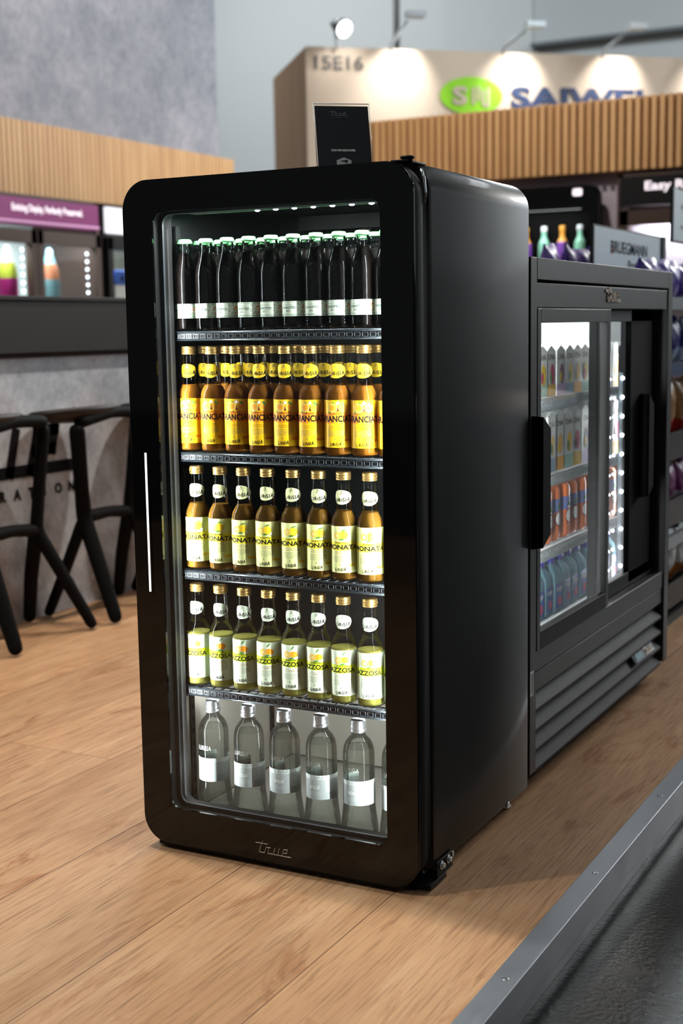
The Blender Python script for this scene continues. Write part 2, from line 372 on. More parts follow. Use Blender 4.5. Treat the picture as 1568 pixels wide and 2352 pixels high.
# ------------------------------------------------------------------ helpers on rounded rectangles
def rrect(x0, x1, z0, z1, r, n=8):
    rr = r if isinstance(r, (list, tuple)) else [r]*4    # bl, br, tr, tl
    out = []
    for (cx, cz, q, a) in ((x0+rr[0], z0+rr[0], rr[0], PI), (x1-rr[1], z0+rr[1], rr[1], 1.5*PI), (x1-rr[2], z1-rr[2], rr[2], 0), (x0+rr[3], z1-rr[3], rr[3], .5*PI)):
        for i in range(n+1):
            t = a+PI/2*i/n; out.append((cx+q*math.cos(t), cz+q*math.sin(t)))
    return out
def ring_xz(mb, outer, inner, y0, y1, m, mside=None, bev=.003):
    """frame with outer and inner outlines in XZ, from y0 (front) to y1"""
    ms = mside or m
    def at(p, y): return [(a, y, b) for a, b in p]
    def shrink(p, d):
        cx = sum(a for a, b in p)/len(p); n = len(p); q = []
        for i in range(n):
            a = Vector(p[i-1]); b = Vector(p[(i+1) % n]); t = (b-a); t.normalize(); q.append((p[i][0]-t.y*d, p[i][1]+t.x*d))
        return q
    oi = shrink(outer, bev)
    mb.loops([at(inner, y0), at(oi, y0)], m, smooth=False)
    mb.loops([at(oi, y0), at(outer, y0+bev), at(outer, y1)], ms)
    mb.loops([at(outer, y1), at(inner, y1)], ms, smooth=False)
    mb.loops([at(inner, y1), at(inner, y0)], ms)

# ================================================================== SETTING
b = MB(); b.box((-6.2, -4, -.085), (.869, 9, 0), M_floor); o = b.build('floor'); tag(o, kind='structure', label='raised oak plank platform floor')
b = MB(); b.box((-22, -14, -.2), (16, 22, -.086), M_hall); o = b.build('floor_hall'); tag(o, kind='structure', label='dark glossy aisle floor below the platform')
b = MB(); b.box((.869, -4, -.055), (.9155, 9, .0015), M_alu, .0012); b.box((.869, -4, -.0855), (.909, 9, -.0555), M_alu)
o = b.build('trim_1'); tag(o, kind='structure', label='scuffed aluminium edge profile of the platform')
s = MB()
for i, y in enumerate((-.231, .257, .746, 1.25, 1.75)):
    s.lathe([(.006, .0), (.006, .0008), (.0045, .0014), (.002, .0006)], M_zinc, 14, (.893, y, .0015))
s.build('screw', o)
# back wall and left wall of the stand with their slatted oak bands
b = MB(); b.box((-2.72, 6.6, 0), (.75, 6.75, 2.1), mat('lilac_wall', (176, 164, 176), .7)); o = b.build('wall_back'); tag(o, kind='structure', label='pale lilac wall behind the coolers')
b = MB(); b.box((-2.72, 6.52, 2.035), (.75, 6.72, 2.485), M_slatb)
x = -2.70
while x < .72:
    b.box((x, 6.488, 2.035), (x+.03, 6.53, 2.485), M_slat); x += .0525
o = b.build('trim_2'); tag(o, kind='structure', label='vertical oak slat band above the right hand coolers')
b = MB(); b.box((-4.9, 2.5, 2.0), (-4.66, 7.83, 2.49), M_slatb)
y = 2.52
while y < 7.8:
    b.box((-4.67, y, 2.0), (-4.632, y+.041, 2.49), M_slat); y += .0525
o = b.build('trim_3'); tag(o, kind='structure', label='vertical oak slat band above the left hand coolers')
b = MB(); b.box((-5.0, 2.5, 2.49), (-4.70, 7.68, 4.6), M_conc); b.box((-5.4, 2.5, 0), (-5.15, 7.68, 2.49), M_conc)
o = b.build('wall_left'); tag(o, kind='structure', label='tall grey concrete look wall above the oak band')
# hall shell
b = MB(); b.box((-20, 17, -.2), (-5.3, 17.3, 9), M_wallhall); b.box((-5.3, 17.02, -.2), (1.5, 17.3, 5.8), M_wallhall2); b.box((-5.3, 17.0, 5.8), (15, 17.3, 9), mat('hall_reflect_dark_upper', (52, 55, 58), .8)); b.box((1.5, 17.0, 2.3), (15, 17.3, 5.8), mat('hall_wall_white', (226, 230, 232), .8)); b.box((1.5, 16.9, -.2), (15, 17.3, 2.3), mat('hall_reflect_dark_lower', (34, 35, 38), .8))  # unseen dark and white bands, toned to shape cabinet and floor reflections
b.box((-20, 16.9, 3.2), (-5.3, 17.0, 3.23), M_wallhall2); b.box((-5.3, 16.9, 5.0), (15, 17.0, 5.05), mat('hall_rail_grey', (96, 102, 105), .8))
o = b.build('wall_far'); tag(o, kind='structure', label='pale hall wall behind the stands')
b = MB(); b.box((14, -14, 2.3), (14.3, 17, 6), M_wallhall); b.box((14, -14, 6), (14.3, 17, 9), MC['hall_reflect_dark_upper']); b.box((13.9, -14, -.2), (14.3, 17, 2.3), MC['hall_reflect_dark_lower']); o = b.build('wall_right'); tag(o, kind='structure')  # unseen wall with the same darkened bands to shape reflections
b = MB(); b.box((-20.3, -14, -.2), (-20, 17, 9), M_wallhall); o = b.build('wall_side'); tag(o, kind='structure')
b = MB(); b.box((-20, -14, -.2), (14, -13.7, 9), M_wallhall); o = b.build('wall_front'); tag(o, kind='structure')
b = MB(); b.box((-20, -14, 9), (15, 17.3, 9.2), mat('hall_ceiling', (58, 61, 65), .9)); o = b.build('ceiling'); tag(o, kind='structure')
b = MB(); b.tube([(-6.6, 15.2, -.086), (-6.6, 15.2, 9)], .045, mat('steel_post', (70, 72, 70), .5), 10); o = b.build('trim_4'); tag(o, kind='structure', label='slim dark vertical pole before the hall wall')

# ================================================================== BOTTLES
def conefn(prof, phi, lift=.0004):
    def rad(z):
        for (r0, z0), (r1, z1) in zip(prof, prof[1:]):
            if z0 <= z <= z1 and z1 > z0: return r0+(r1-r0)*(z-z0)/(z1-z0)
        return prof[-1][0]
    def f(l):
        def g(u, v):
            r = rad(v)+l; a = phi+u/rad(v); return (r*math.sin(a), -r*math.cos(a), v)
        return g
    return f
def micro(mb, u0, u1, v, h, fn, m, rnd):
    u = u0
    while u < u1:
        w = rnd.uniform(.0012, .0042); grid(mb, u, min(u+w, u1), v, v+h, fn, m, 1); u += w+.0007
P_SODA = [(.018, .0015), (.0225, 0), (.0255, .003), (.0262, .008), (.0262, .106), (.0260, .112), (.0253, .1175), (.0240, .1225), (.0222, .1268), (.0200, .1305), (.0180, .1338), (.0166, .1372), (.0158, .142), (.0153, .149), (.0143, .165), (.0134, .182), (.0127, .197)]
def make_cap(kind, z, r=.0148, h=.0165, m=None):
    b = MB()
    if kind == 'screw':
        p = [(r*.96, 0), (r, .0008), (r, .0035), (r*.95, .0042), (r*.95, .0052), (r, .006), (r, .0095), (r*.96, .0102), (r*.96, .0108), (r, .0116), (r, h-.002), (r*.93, h-.0004), (r*.85, h), (r*.3, h)]
        b.lathe([(a, c+z) for a, c in p], m, 30)
        for i in range(30):   # knurl
            a = 2*PI*i/30; b.obox((r*math.sin(a), r*math.cos(a), z+.0078), (math.sin(a), math.cos(a), 0), (math.cos(a), -math.sin(a), 0), (0, 0, 1), .0003, .0006, .0017, m)
    else:
        n = 42; rings = []
        for rr, zz, am in ((r*.93, 0, 0), (r*1.03, .0005, .0011), (r*.98, .003, .0008), (r*.94, .006, .0002), (r*.86, .0082, 0), (r*.7, .0088, 0), (r*.2, .009, 0)):
            rings.append([((rr+am*math.cos(21*2*PI*i/n*1.0))*math.sin(2*PI*i/n), -(rr+am*math.cos(21*2*PI*i/n))*math.cos(2*PI*i/n), z+zz) for i in range(n)])
        b.loops(rings, m, True, True, True)
    return b
Mpaper = {}
def paper(name, c): return mat(name, c, .5, spec=.22)
SODA = {
 'orange': dict(liq=liquid('orange_soda', (196, 124, 36), .72, c2=(226, 160, 60)), lab=paper('yellow_label', (250, 200, 26)), band=paper('orange_band', (248, 156, 36)), neck=paper('yellow_neck_label', (248, 206, 40)), level=.136, word='ARANCIATA', ww=.078, wh=.0128, wc=.000, sub='CON L\'ESTRATTO', sub2='DI ARANCIA DI PUGLIA', tagc=paper('orange_tag', (238, 150, 30))),
 'lemon': dict(liq=liquid('lemon_soda', (172, 124, 44), .55, c2=(232, 186, 96)), lab=paper('pale_yellow_label', (234, 238, 160)), band=paper('yellow_band', (246, 232, 60)), neck=paper('pale_neck_label', (232, 236, 176)), level=.137, word='LIMONATA', ww=.079, wh=.0098, wc=-.0085, sub='CON GLI ESTRATTI', sub2='NATURALI DEL LIMONE', tagc=paper('yellow_tag', (244, 220, 60))),
 'gazzosa': dict(liq=liquid('gazzosa_soda', (240, 234, 120), .68, c2=(246, 240, 176)), lab=paper('mint_label', (224, 236, 208)), band=paper('lime_band', (214, 232, 40)), neck=paper('mint_neck_label', (220, 234, 208)), level=.112, word='GAZZOSA', ww=.066, wh=.0098, wc=-.010, sub='CON IL LIMONE', sub2='E LIMETTE', tagc=None),
}
M_red = mat('ink_red', (150, 60, 40), .5); M_or = mat('print_orange', (246, 160, 30), .5); M_or2 = mat('print_orange_rind', (250, 226, 140), .5)
M_or3 = mat('print_orange_flesh', (252, 196, 70), .5); M_lf = mat('print_leaf', (76, 132, 50), .5); M_br = mat('print_brown', (120, 52, 30), .5); M_wh = mat('print_white', (250, 250, 246), .5); M_le = mat('print_lemon', (250, 210, 40), .5); M_gry = mat('print_grey', (120, 116, 96), .5); M_ora = mat('print_tagline', (206, 96, 40), .5)
def sunflower(mb, u, v, s, fn, m):
    """small scribbled figure mark above the brand word"""
    rnd = random.Random(3)
    for i in range(9):
        a = rnd.uniform(0, 2*PI); x = u+s*.5*math.cos(a)*rnd.random(); y = v+s*rnd.uniform(-.5, .6)
        l = s*rnd.uniform(.15, .4); b_ = rnd.uniform(-1, 1)+PI/2
        p, q = (x, y), (x+l*math.cos(b_), y+l*math.sin(b_)); t = s*.05
        nx, ny = -(q[1]-p[1])/l*t, (q[0]-p[0])/l*t
        mb.face([fn(p[0]-nx, p[1]-ny), fn(q[0]-nx, q[1]-ny), fn(q[0]+nx, q[1]+ny), fn(p[0]+nx, p[1]+ny)], m)
def brand(mb, u, v, h, w, fn, m):
    """uneven hand-drawn capitals"""
    lay = (('L', 1.05, -.18, .05, .13), ('U', .62, .06, .0, .12), ('R', .86, -.06, -.04, .15), ('I', .55, .0, .03, .05), ('S', .92, -.08, .05, .15), ('I', .88, .0, .0, .05), ('A', 1.10, -.02, -.06, .22))
    x = u-w/2; tot = sum(q[4] for q in lay)+.03*6
    for ch, hs, dv_, ro, ws in lay:
        ww = w*ws/tot; put_text(mb, ch, x+ww/2, v+h*dv_, h*hs, fn, m, w=ww, bold=.03, rot=ro); x += ww+w*.03/tot
    mb.face([fn(u+w*.22, v+h*.30), fn(u+w*.50, v+h*.38), fn(u+w*.50, v+h*.47), fn(u+w*.22, v+h*.38)], m)
def make_soda(kind):
    S = SODA[kind]; phi = 0.0
    b = MB(); b.lathe(P_SODA, M_bglass, 32, cap1=False); root = b.build('soda_bottle')
    b = MB(); lev = S['level']; pr = [(max(r-.0006, .002), max(z, .0025)) for r, z in P_SODA if z < lev]
    rt_ = [r for r, z in P_SODA if z >= lev][0]; pr.append((rt_-.0006 if lev > .125 else .0252, lev)); b.lathe(pr, S['liq'], 28); b.build('drink', root)
    make_cap('screw', .1975, m=M_gold).build('cap', root)
    F_ = conefn([(p, q) for p, q in P_SODA[2:]], phi)
    b = MB(); f0, f1, f2 = F_(.0003), F_(.00045), F_(.0006)
    z0, z1 = .0165, .1085
    grid(b, -.0262*2.6, .0262*2.6, z0, z1, f0, S['lab'], 44)
    bz = .062 if kind != 'gazzosa' else .060
    if kind == 'orange': grid(b, -.0262*2.6, .0262*2.6, .0630, .0830, f1, S['band'], 44)
    elif kind == 'lemon': grid(b, -.0262*2.6, .0262*2.6, .0605, .078, f1, S['band'], 44)
    else: grid(b, -.0262*2.6, .0262*2.6, .0625, .0795, f1, S['band'], 44)
    wz = {'orange': .0658, 'lemon': .0625, 'gazzosa': .0640}[kind]
    put_text(b, S['word'], S['wc']+.003, wz, S['wh'], f2, M_ink, w=S['ww'], bold=.034, cut=.003)
    put_text(b, 'LA NOSTRA', -.002, wz+S['wh']+.0016, .0036, f2, M_red if kind == 'orange' else M_ink, w=.024, bold=.025, cut=.003)
    put_text(b, S['sub'], -.001, .0565, .0020, f2, M_red, w=.028, cut=.003)
    put_text(b, S['sub2'], -.001, .0530, .0020, f2, M_red, w=.031, cut=.003)
    rnd = random.Random(5)
    for i in range(5): micro(b, -.019, .017 if i < 4 else .004, .0485-.0026*i, .0007, f2, M_gry, rnd)
    brand(b, -.003, .0200, .0072, .0225, f2, M_ink)
    sunflower(b, -.005, .0305, .006, f2, M_gry)
    if S['tagc']: grid(b, .014, .032, .0285, .0335, f1, S['tagc'], 6); micro(b, .0145, .031, .0315, .0007, f2, M_ora, rnd); micro(b, .0145, .027, .0296, .0007, f2, M_ora, rnd)
    if kind == 'orange':
        patch(b, [(-.0060, .0831), (.0020, .0945), (.0100, .0831)], f1, M_br)
        for cx, cz in ((-.0080, .0935), (.0120, .0935)):
            f3, f4, f5 = F_(.0007), F_(.00085), F_(.001)
            patch(b, disc2(cx, cz, .0092, .0092, 24), f3, M_or2 if cx < 0 else M_or); patch(b, disc2(cx, cz, .0080, .0080, 20), f4, M_or3 if cx < 0 else M_or3)
            for i in range(8): patch(b, leaf2(cx, cz, .0064, .0012, 2*PI*i/8), f5, M_or)
        patch(b, leaf2(.0085, .1045, .011, .0022, -.75), F_(.0011), M_lf); patch(b, leaf2(-.008, .1055, .006, .0012, -.9), F_(.0011), M_lf); patch(b, leaf2(-.0185, .0825, .006, .0014, .7), F_(.0011), M_lf)
        for i in range(5): patch(b, leaf2(.0025, .1025, .0045, .0009, 2*PI*i/5+.3), F_(.0012), M_wh)
    else:
        f3, f4, f5 = F_(.0007), F_(.00085), F_(.001)
        yy = .091 if kind == 'lemon' else .0895
        patch(b, disc2(-.0090, yy-.001, .0078, .0075, 22), f3, M_or2); patch(b, disc2(-.0090, yy-.001, .0067, .0065, 20), f4, M_le if kind == 'lemon' else M_or3)
        for i in range(8): patch(b, leaf2(-.0090, yy-.001, .0060, .0010, 2*PI*i/8), f5, M_or2)
        patch(b, disc2(.0045, yy, .0084, .0085 if kind == 'lemon' else .0062, 22), f3, M_le if kind == 'lemon' else M_or)
        patch(b, leaf2(-.001, yy+.0085, .013, .0011, .25 if kind == 'lemon' else .9), f5, M_lf)
        patch(b, leaf2(-.006, yy-.009, .012, .0018, .1), f5, M_lf)
        for i in range(5): patch(b, leaf2(.0125, yy-.0065, .003, .0008, 2*PI*i/5+.3), F_(.0012), M_wh)
    b.build('label', root)
    b = MB(); f0 = lambda u, v: F_(.0014+.0022*(u+.02)/.04)(u, v)
    f1 = lambda u, v: F_(.0017+.0022*(u+.02)/.04)(u, v)
    ov = []
    for i in range(36):
        t = 2*PI*i/36; ov.append((.0195*math.copysign(abs(math.cos(t))**.85, math.cos(t))+.0, .164+.0142*math.copysign(abs(math.sin(t))**.9, math.sin(t))*(1-.12*math.cos(t))))
    # ellipse split into vertical strips so it follows the neck
    k = 22
    def top(u):
        c = max(-1, min(1, u/.0172)); return .0142*math.sqrt(max(0, 1-abs(c)**(1.7 if c > 0 else 2.6)))
    us = [-.0172+.0344*i/k for i in range(k+1)]
    b.loops([[f0(u, .1645-top(u)-.0001) for u in us], [f0(u, .1645+top(u)*.96+.0001) for u in us]], S['neck'], False)
    brand(b, .0000, .1560, .0085, .0275, f1, M_ink)
    sunflower(b, -.0015, .1705, .009, f1, M_gry)
    b.build('neck_label', root)
    return root

P_CH = [(.018, .0012), (.0222, 0), (.0238, .004), (.0242, .009), (.0242, .104), (.0239, .111), (.0229, .119), (.0208, .129), (.0178, .139), (.0150, .148), (.0132, .156), (.0126, .166), (.0136, .1675), (.0136, .1692), (.0129, .1705), (.0128, .176)]
def chin_mats():
    m = mat('chinotto_dark', (12, 6, 5), .4, coat=.0, spec=.06)
    g = N(m, 'ShaderNodeTexCoord'); n = N(m, 'ShaderNodeTexNoise', Scale=420.0, Detail=3.0); L(m, g.outputs['Object'], n.inputs['Vector'])
    bb = N(m, 'ShaderNodeBump'); bb.inputs['Strength'].default_value = .9; bb.inputs['Distance'].default_value = .0009
    L(m, n.outputs['Fac'], bb.inputs['Height']); L(m, bb.outputs[0], bsdf(m).inputs['Normal']); L(m, bb.outputs[0], bsdf(m).inputs['Coat Normal'])
    return m
def make_chinotto():
    mg = clearglass('bottle_glass_hammered', (.86, .9, .88), 1.5, 1.0, .0)
    n = mg.node_tree.nodes.new('ShaderNodeTexNoise'); n.inputs['Scale'].default_value = 380; tc = mg.node_tree.nodes.new('ShaderNodeTexCoord'); bb = mg.node_tree.nodes.new('ShaderNodeBump'); bb.inputs['Strength'].default_value = 1.0; bb.inputs['Distance'].default_value = .0016
    mg.node_tree.links.new(tc.outputs['Object'], n.inputs['Vector']); mg.node_tree.links.new(n.outputs['Fac'], bb.inputs['Height'])
    for nd in mg.node_tree.nodes:
        if nd.bl_idname == 'ShaderNodeBsdfGlossy': mg.node_tree.links.new(bb.outputs[0], nd.inputs['Normal'])
    b = MB(); b.lathe(P_CH, mg, 30, cap1=False)
    F_ = conefn(P_CH[2:], 0); rnd = random.Random(2)
    put_text(b, 'LURISIA', -.002, .072, .008, F_(.0004), mg, w=.032, bold=.0, shear=.3, cut=.003, rot=.12)
    root = b.build('soda_bottle')
    b = MB(); pr = [(max(r-.0009, .002), max(z, .002)) for r, z in P_CH if z < .155]+[(.0130, .155)]; b.lathe(pr, chin_mats(), 28); b.build('drink', root)
    make_cap('crown', .1742, r=.0148, m=M_gcap).build('cap', root)
    b = MB(); f0, f1, f2 = F_(.0004), F_(.0006), F_(.0008); mp = paper('white_green_label', (224, 234, 214)); mgn = mat('print_green', (110, 150, 116), .5)
    grid(b, -.0242*2.9, .0242*2.9, .0245, .0535, f0, mp, 44)
    for v, h in ((.0262, .0012), (.0285, .0005), (.0512, .0008)): grid(b, -.0242*2.9, .0242*2.9, v, v+h, f1, mgn, 44)
    put_text(b, 'CHINOTTO', -.0095, .0385, .0048, f2, M_inkgreen, w=.031, bold=.03, cut=.003)
    put_text(b, 'BIO', -.009, .0325, .0040, f2, M_inkgreen, w=.008, bold=.01, cut=.003)
    micro(b, -.022, .003, .0475, .0006, f2, mgn, rnd); micro(b, -.02, .0, .0455, .0006, f2, mgn, rnd); micro(b, .0075, .013, .0405, .0006, f2, mgn, rnd)
    for i in range(34):
        u = rnd.uniform(.009, .030); v = rnd.uniform(.0300, .0505)
        if u < .015 and .036 < v < .046: continue
        if i % 3: patch(b, leaf2(u, v, rnd.uniform(.002, .004), .0007, rnd.uniform(0, 6.2)), f1, mgn if i % 2 else M_inkgreen)
        else: patch(b, disc2(u, v, .0015, .0013, 9), f2, M_ora if i % 2 else M_or)
    b.build('label', root)
    return root
P_WA = [(.027, .002), (.0330, 0), (.0375, .004), (.0388, .012), (.0375, .030), (.0345, .054), (.0325, .074), (.0322, .09), (.0322, .166), (.0320, .176), (.0310, .186), (.0286, .195), (.0250, .202), (.0203, .2080), (.0160, .2122), (.0143, .216), (.0136, .226)]
def make_water():
    m = bpy.data.materials.new('water'); m.use_nodes = True; nt = m.node_tree; nt.nodes.remove(nt.nodes['Principled BSDF'])
    rf = nt.nodes.new('ShaderNodeBsdfGlass'); rf.inputs['IOR'].default_value = 1.33; rf.inputs['Color'].default_value = (.95, .97, .96, 1); tp = nt.nodes.new('ShaderNodeBsdfTransparent'); tp.inputs[0].default_value = (.96, .98, .97, 1); mw = nt.nodes.new('ShaderNodeMixShader'); mw.inputs[0].default_value = .22
    nt.links.new(tp.outputs[0], mw.inputs[1]); nt.links.new(rf.outputs[0], mw.inputs[2]); nt.links.new(mw.outputs[0], nt.nodes['Material Output'].inputs[0])
    F_ = conefn(P_WA[2:], 0); rnd = random.Random(9)
    b = MB(); b.lathe(P_WA, M_bglass, 40, cap1=False)
    put_text(b, 'LURISIA', -.004, .143, .010, F_(.0004), mat('embossed_glass', (150, 156, 152), .15, spec=.8), w=.034, shear=.2, cut=.003, bold=-.01)
    root = b.build('water_bottle')
    b = MB(); pr = [(max(r-.0015, .002), max(z, .004)) for r, z in P_WA if z < .187]+[(.0290, .1895)]; b.lathe(pr, m, 40); b.build('water_fill', root)
    make_cap('screw', .2215, r=.0158, h=.0245, m=M_scap)
    b = MB(); r = .0158; z = .2205
    b.lathe([(r*1.02, z), (r*1.05, z+.001), (r*1.05, z+.0055), (r*.97, z+.0062), (r*.97, z+.008), (r*1.02, z+.009), (r*.98, z+.010), (r*1.02, z+.0115), (r*.97, z+.013), (r*.95, z+.0225), (r*.90, z+.0248), (r*.8, z+.0254), (r*.3, z+.0254)], M_scap, 36)
    for i in range(40):
        a = 2*PI*i/40; b.obox((r*.965*math.sin(a), r*.965*math.cos(a), z+.018), (math.sin(a), math.cos(a), 0), (math.cos(a), -math.sin(a), 0), (0, 0, 1), .0003, .0005, .0035, M_scap)
    b.build('cap', root)
    b = MB(); f0, f1 = F_(.0004), F_(.0007); mg = mat('grey_label', (152, 160, 158), .5); ms = mat('label_clear_stripe', (196, 206, 200), .5); mt = mat('label_white_ink', (232, 236, 234), .5); mt2 = mat('label_pale_ink', (186, 192, 190), .5)
    grid(b, -.0322*2.7, .0322*2.7, .0760, .1175, f0, mg, 48); grid(b, -.0322*2.7, .0322*2.7, .1175, .1265, f0, ms, 48)
    put_text(b, 'S BAR', .006, .1185, .0070, f1, mg, w=.034, bold=.01, cut=.003)
    put_text(b, 'BOLLE', .001, .0985, .0066, f1, mt, w=.0205, bold=.01, cut=.003)
    sunflower(b, .001, .1110, .006, f1, mt2)
    for i in range(3): micro(b, -.012, .016, .0905-.0028*i, .0008, f1, mt2, rnd)
    for i in range(6): micro(b, .024, .040, .1135-.0042*i, .0011, f1, mt, rnd)
    b.build('label', root)
    return root
ORD = ['leftmost', 'second from the left', 'third from the left', 'fourth from the left', 'fifth from the left', 'sixth from the left', 'seventh from the left', 'eighth from the left', 'ninth from the left', 'rightmost, cut by the frame']
def shelf_row(proto, xs, ys, z, lab, back, cat, group, jit=4, phi=18):
    register(proto); first = True
    for j, y in enumerate(ys):
        for i, x in enumerate(xs):
            o = proto if first else copy_tree(proto); first = False
            dy = 0 if j == 0 else .002
            o.location = (x+random.uniform(-.001, .001), y+dy+random.uniform(-.001, .001), z)
            o.rotation_euler = (0, 0, R(phi+random.uniform(-jit, jit)))
            if j == 0: w = ORD[i] if i < len(xs)-1 else ORD[9]; tag(o, lab % w, cat, group)
            else: tag(o, back % (['second', 'third'][j-1], ORD[i].replace(', cut by the frame', '').replace(' from the left', ' from left')), cat, group)
SH = [1.069, .823, .5775, .329]
shelf_row(make_chinotto(), [.067+.0506*i for i in range(10)], (.118, .172, .226), SH[0]+.001, 'dark green-capped bottle, %s in the top shelf front row', 'dark crown capped bottle on the top shelf, %s row back, %s', 'bottle', 'dark bottles with green crown caps on the top shelf', 6, 16)
shelf_row(make_soda('orange'), [.066+.0577*i for i in range(9)], (.119, .178, .237), SH[1]+.001, 'orange soda with yellow label, %s in its front row', 'orange soda on the second shelf, %s row back, %s', 'bottle', 'orange sodas on the second shelf', 5, 18)
shelf_row(make_soda('lemon'), [.076+.0577*i for i in range(9)], (.119,), SH[2]+.001, 'amber lemon soda with pale yellow label, %s on the middle shelf', '', 'bottle', 'lemon sodas on the third shelf', 5, 18)
shelf_row(make_soda('gazzosa'), [.069+.0581*i for i in range(9)], (.119,), SH[3]+.001, 'pale gazzosa soda with lime band label, %s on the fourth shelf', '', 'bottle', 'pale gazzosa sodas on the fourth shelf', 5, 18)
shelf_row(make_water(), [.096+.0868*i for i in range(6)], (.126,), .0475, 'clear water bottle with grey label, %s on the cooler floor', '', 'bottle', 'clear water bottles on the bottom', 4, 2)

# ================================================================== MAIN FRIDGE
FR = empty('display_refrigerator', (.316, .3, 0), label='black single glass door drinks refrigerator with rounded corners and lit interior', cat='refrigerator')
FM = Matrix.Translation((-.316, -.3, 0))
def fpart(b, name, parent=FR, label=None):
    o = b.build(name, parent)
    if parent is FR: o.location = (-.316, -.3, 0)
    if label: o['label'] = label
    return o
T0, D0 = .076, .588
b = MB()
out = rrect(.0, .632, .028, 1.369, [.01, .01, .056, .056], 12); inn = rrect(.040, .592, .044, 1.318, .012, 12)
def at(p, y): return [(a, y, c) for a, c in p]
def inset(p, d): return rrect(.0+d, .632-d, .028+d, 1.369-d, [.01, .01, .056-d, .056-d], 12)
b.loops([at(inn, T0+.004), at(inset(0, .004), T0)], M_satin, smooth=False)
b.loops([at(inset(0, .004), T0), at(out, T0+.004), at(out, D0)], M_satin)
k = b.mi(M_satin); f = b.bm.faces.new([b.bm.verts.new(p) for p in at(out, D0)]); f.material_index = k
cab = fpart(b, 'cabinet', label='satin black cabinet shell')
b = MB()
b.loops([at(inn, T0+.004), at(inn, .548)], M_liner)
f = b.bm.faces.new([b.bm.verts.new(p) for p in at(inn, .548)]); f.material_index = b.mi(M_liner)
for x in (.046, .586):    # shelf standards with slots
    for y in (.12, .45):
        b.box((x-.003, y-.008, .06), (x+.003, y+.008, 1.28), M_liner)
        for i in range(44): b.box((x-.0035, y-.003, .08+i*.027), (x+.0035, y+.003, .092+i*.027), M_rubber)
fpart(b, 'liner')
b = MB(); b.box((.050, .535, .05), (.582, .546, .300), M_linerlow); b.box((.0415, .10, .046), (.045, .54, .300), M_linerlow); b.box((.587, .10, .046), (.5905, .54, .300), M_linerlow)
b.box((.050, .09, .0445), (.582, .54, .0465), mat('floor_tray', (150, 148, 140), .3, metal=.2))
fpart(b, 'steel_panel', label='brushed steel lower back panel')
b = MB()
for i in range(3): b.tube([(.20+.01*i, .50, 1.262-.012*i), (.24, .44, 1.268-.012*i), (.42, .44, 1.268-.012*i), (.47-.01*i, .50, 1.262-.012*i)], .0022, M_wire, 6)
b.box((.14, .46, 1.285), (.50, .54, 1.316), M_liner)
fpart(b, 'fan_guard')
# shelves
for z in SH:
    b = MB(); zf = z-.0025
    b.tube([(.047, .088, zf), (.585, .088, zf)], .0024, M_wire, 8); b.tube([(.047, .088, zf-.0155), (.585, .088, zf-.0155)], .0022, M_wire, 8)
    b.box((.049, .0885, zf-.0140), (.583, .0905, zf-.001), M_matte)
    x = .052
    while x < .575:
        r = rrect(x, x+.0118, zf-.0122, zf-.0045, .0014, 3); b.tube([(p[0], .0875, p[1]) for p in r]+[(r[0][0], .0875, r[0][1])], .00055, M_wire2, 5, caps=False); x += .0166
    for i in range(26): b.tube([(.055+i*.0208, .088, zf), (.055+i*.0208, .53, zf)], .0016, M_wire, 6)
    for y in (.12, .25, .39, .53): b.tube([(.047, y, zf-.003), (.585, y, zf-.003)], .0022, M_wire, 6)
    for x in (.046, .586): b.box((x-.003, .11, zf-.018), (x+.004, .135, zf-.004), M_wire)
    fpart(b, 'shelf')
# led strip at the top and the vertical ones behind the door frame
b = MB(); b.box((.10, .092, 1.3005), (.545, .112, 1.308), M_liner)
for i in range(7): b.lathe([(.0052, 0), (.0050, -.001), (.0030, -.0022), (.0008, -.0025)], M_led, 10, (.252+i*.0415, .099, 1.3005))
fpart(b, 'led_strip', label='row of white leds under the roof')
# door
DO = empty('door'); DO.parent = FR; DO.location = (-.316, -.3, 0); DO['label'] = 'black framed glass door'
def dpart(b, name, label=None):
    o = b.build(name, DO)
    if label: o['label'] = label
    return o
Z0, Z1 = .013, 1.3625
outer = rrect(0, .632, Z0, Z1, .058, 12); inner = rrect(.070, .566, .092, 1.300, .022, 12)
b = MB(); ring_xz(b, outer, inner, 0, .006, M_black, bev=.0015); dpart(b, 'printed_border', 'gloss black glass border')
o2 = rrect(.002, .630, Z0+.002, Z1-.002, .057, 12); i2 = rrect(.064, .572, .086, 1.306, .022, 12)
b = MB(); ring_xz(b, o2, i2, .0065, .044, M_satin, mside=M_matte, bev=.002); dpart(b, 'door_frame')
i3 = rrect(.018, .614, Z0+.02, Z1-.02, .05, 12)
b = MB(); ring_xz(b, i3, i2, .0445, .075, M_rubber, bev=.001); dpart(b, 'gasket')
b = MB()
def pane(y, q): f = b.bm.faces.new([b.bm.verts.new(p) for p in at(q, y)]); f.material_index = b.mi(M_glass)
pane(.0015, inner); dpart(b, 'window_glass')
b = MB(); 
ii = rrect(.0735, .5625, .0955, 1.2965, .020, 12); ring_xz(b, i2, ii, .030, .036, mat('spacer_grey', (40, 44, 48), .5, spec=.3), bev=.0008); dpart(b, 'glass_spacer', 'thin grey spacer around the glass')
b = MB(); b.tube([(.037, -.0005, .545), (.037, -.0005, .828)], .0026, mat('handle_light', (255, 252, 248), .4, emit=1.6), 8, flat=1); b.box((.030, -.0012, .538), (.044, .0006, .835), M_black)
dpart(b, 'handle_light', 'thin lit white line of the recessed handle')
b = MB(); b.strokes(LOGO, .0042, (.2715, -.0005, .0335), (.0845, 0, 0), (0, 0, .105), (0, -.0025, 0), M_silver); b.box((.350, -.0031, .0335), (.3525, -.003, .036), M_silver)
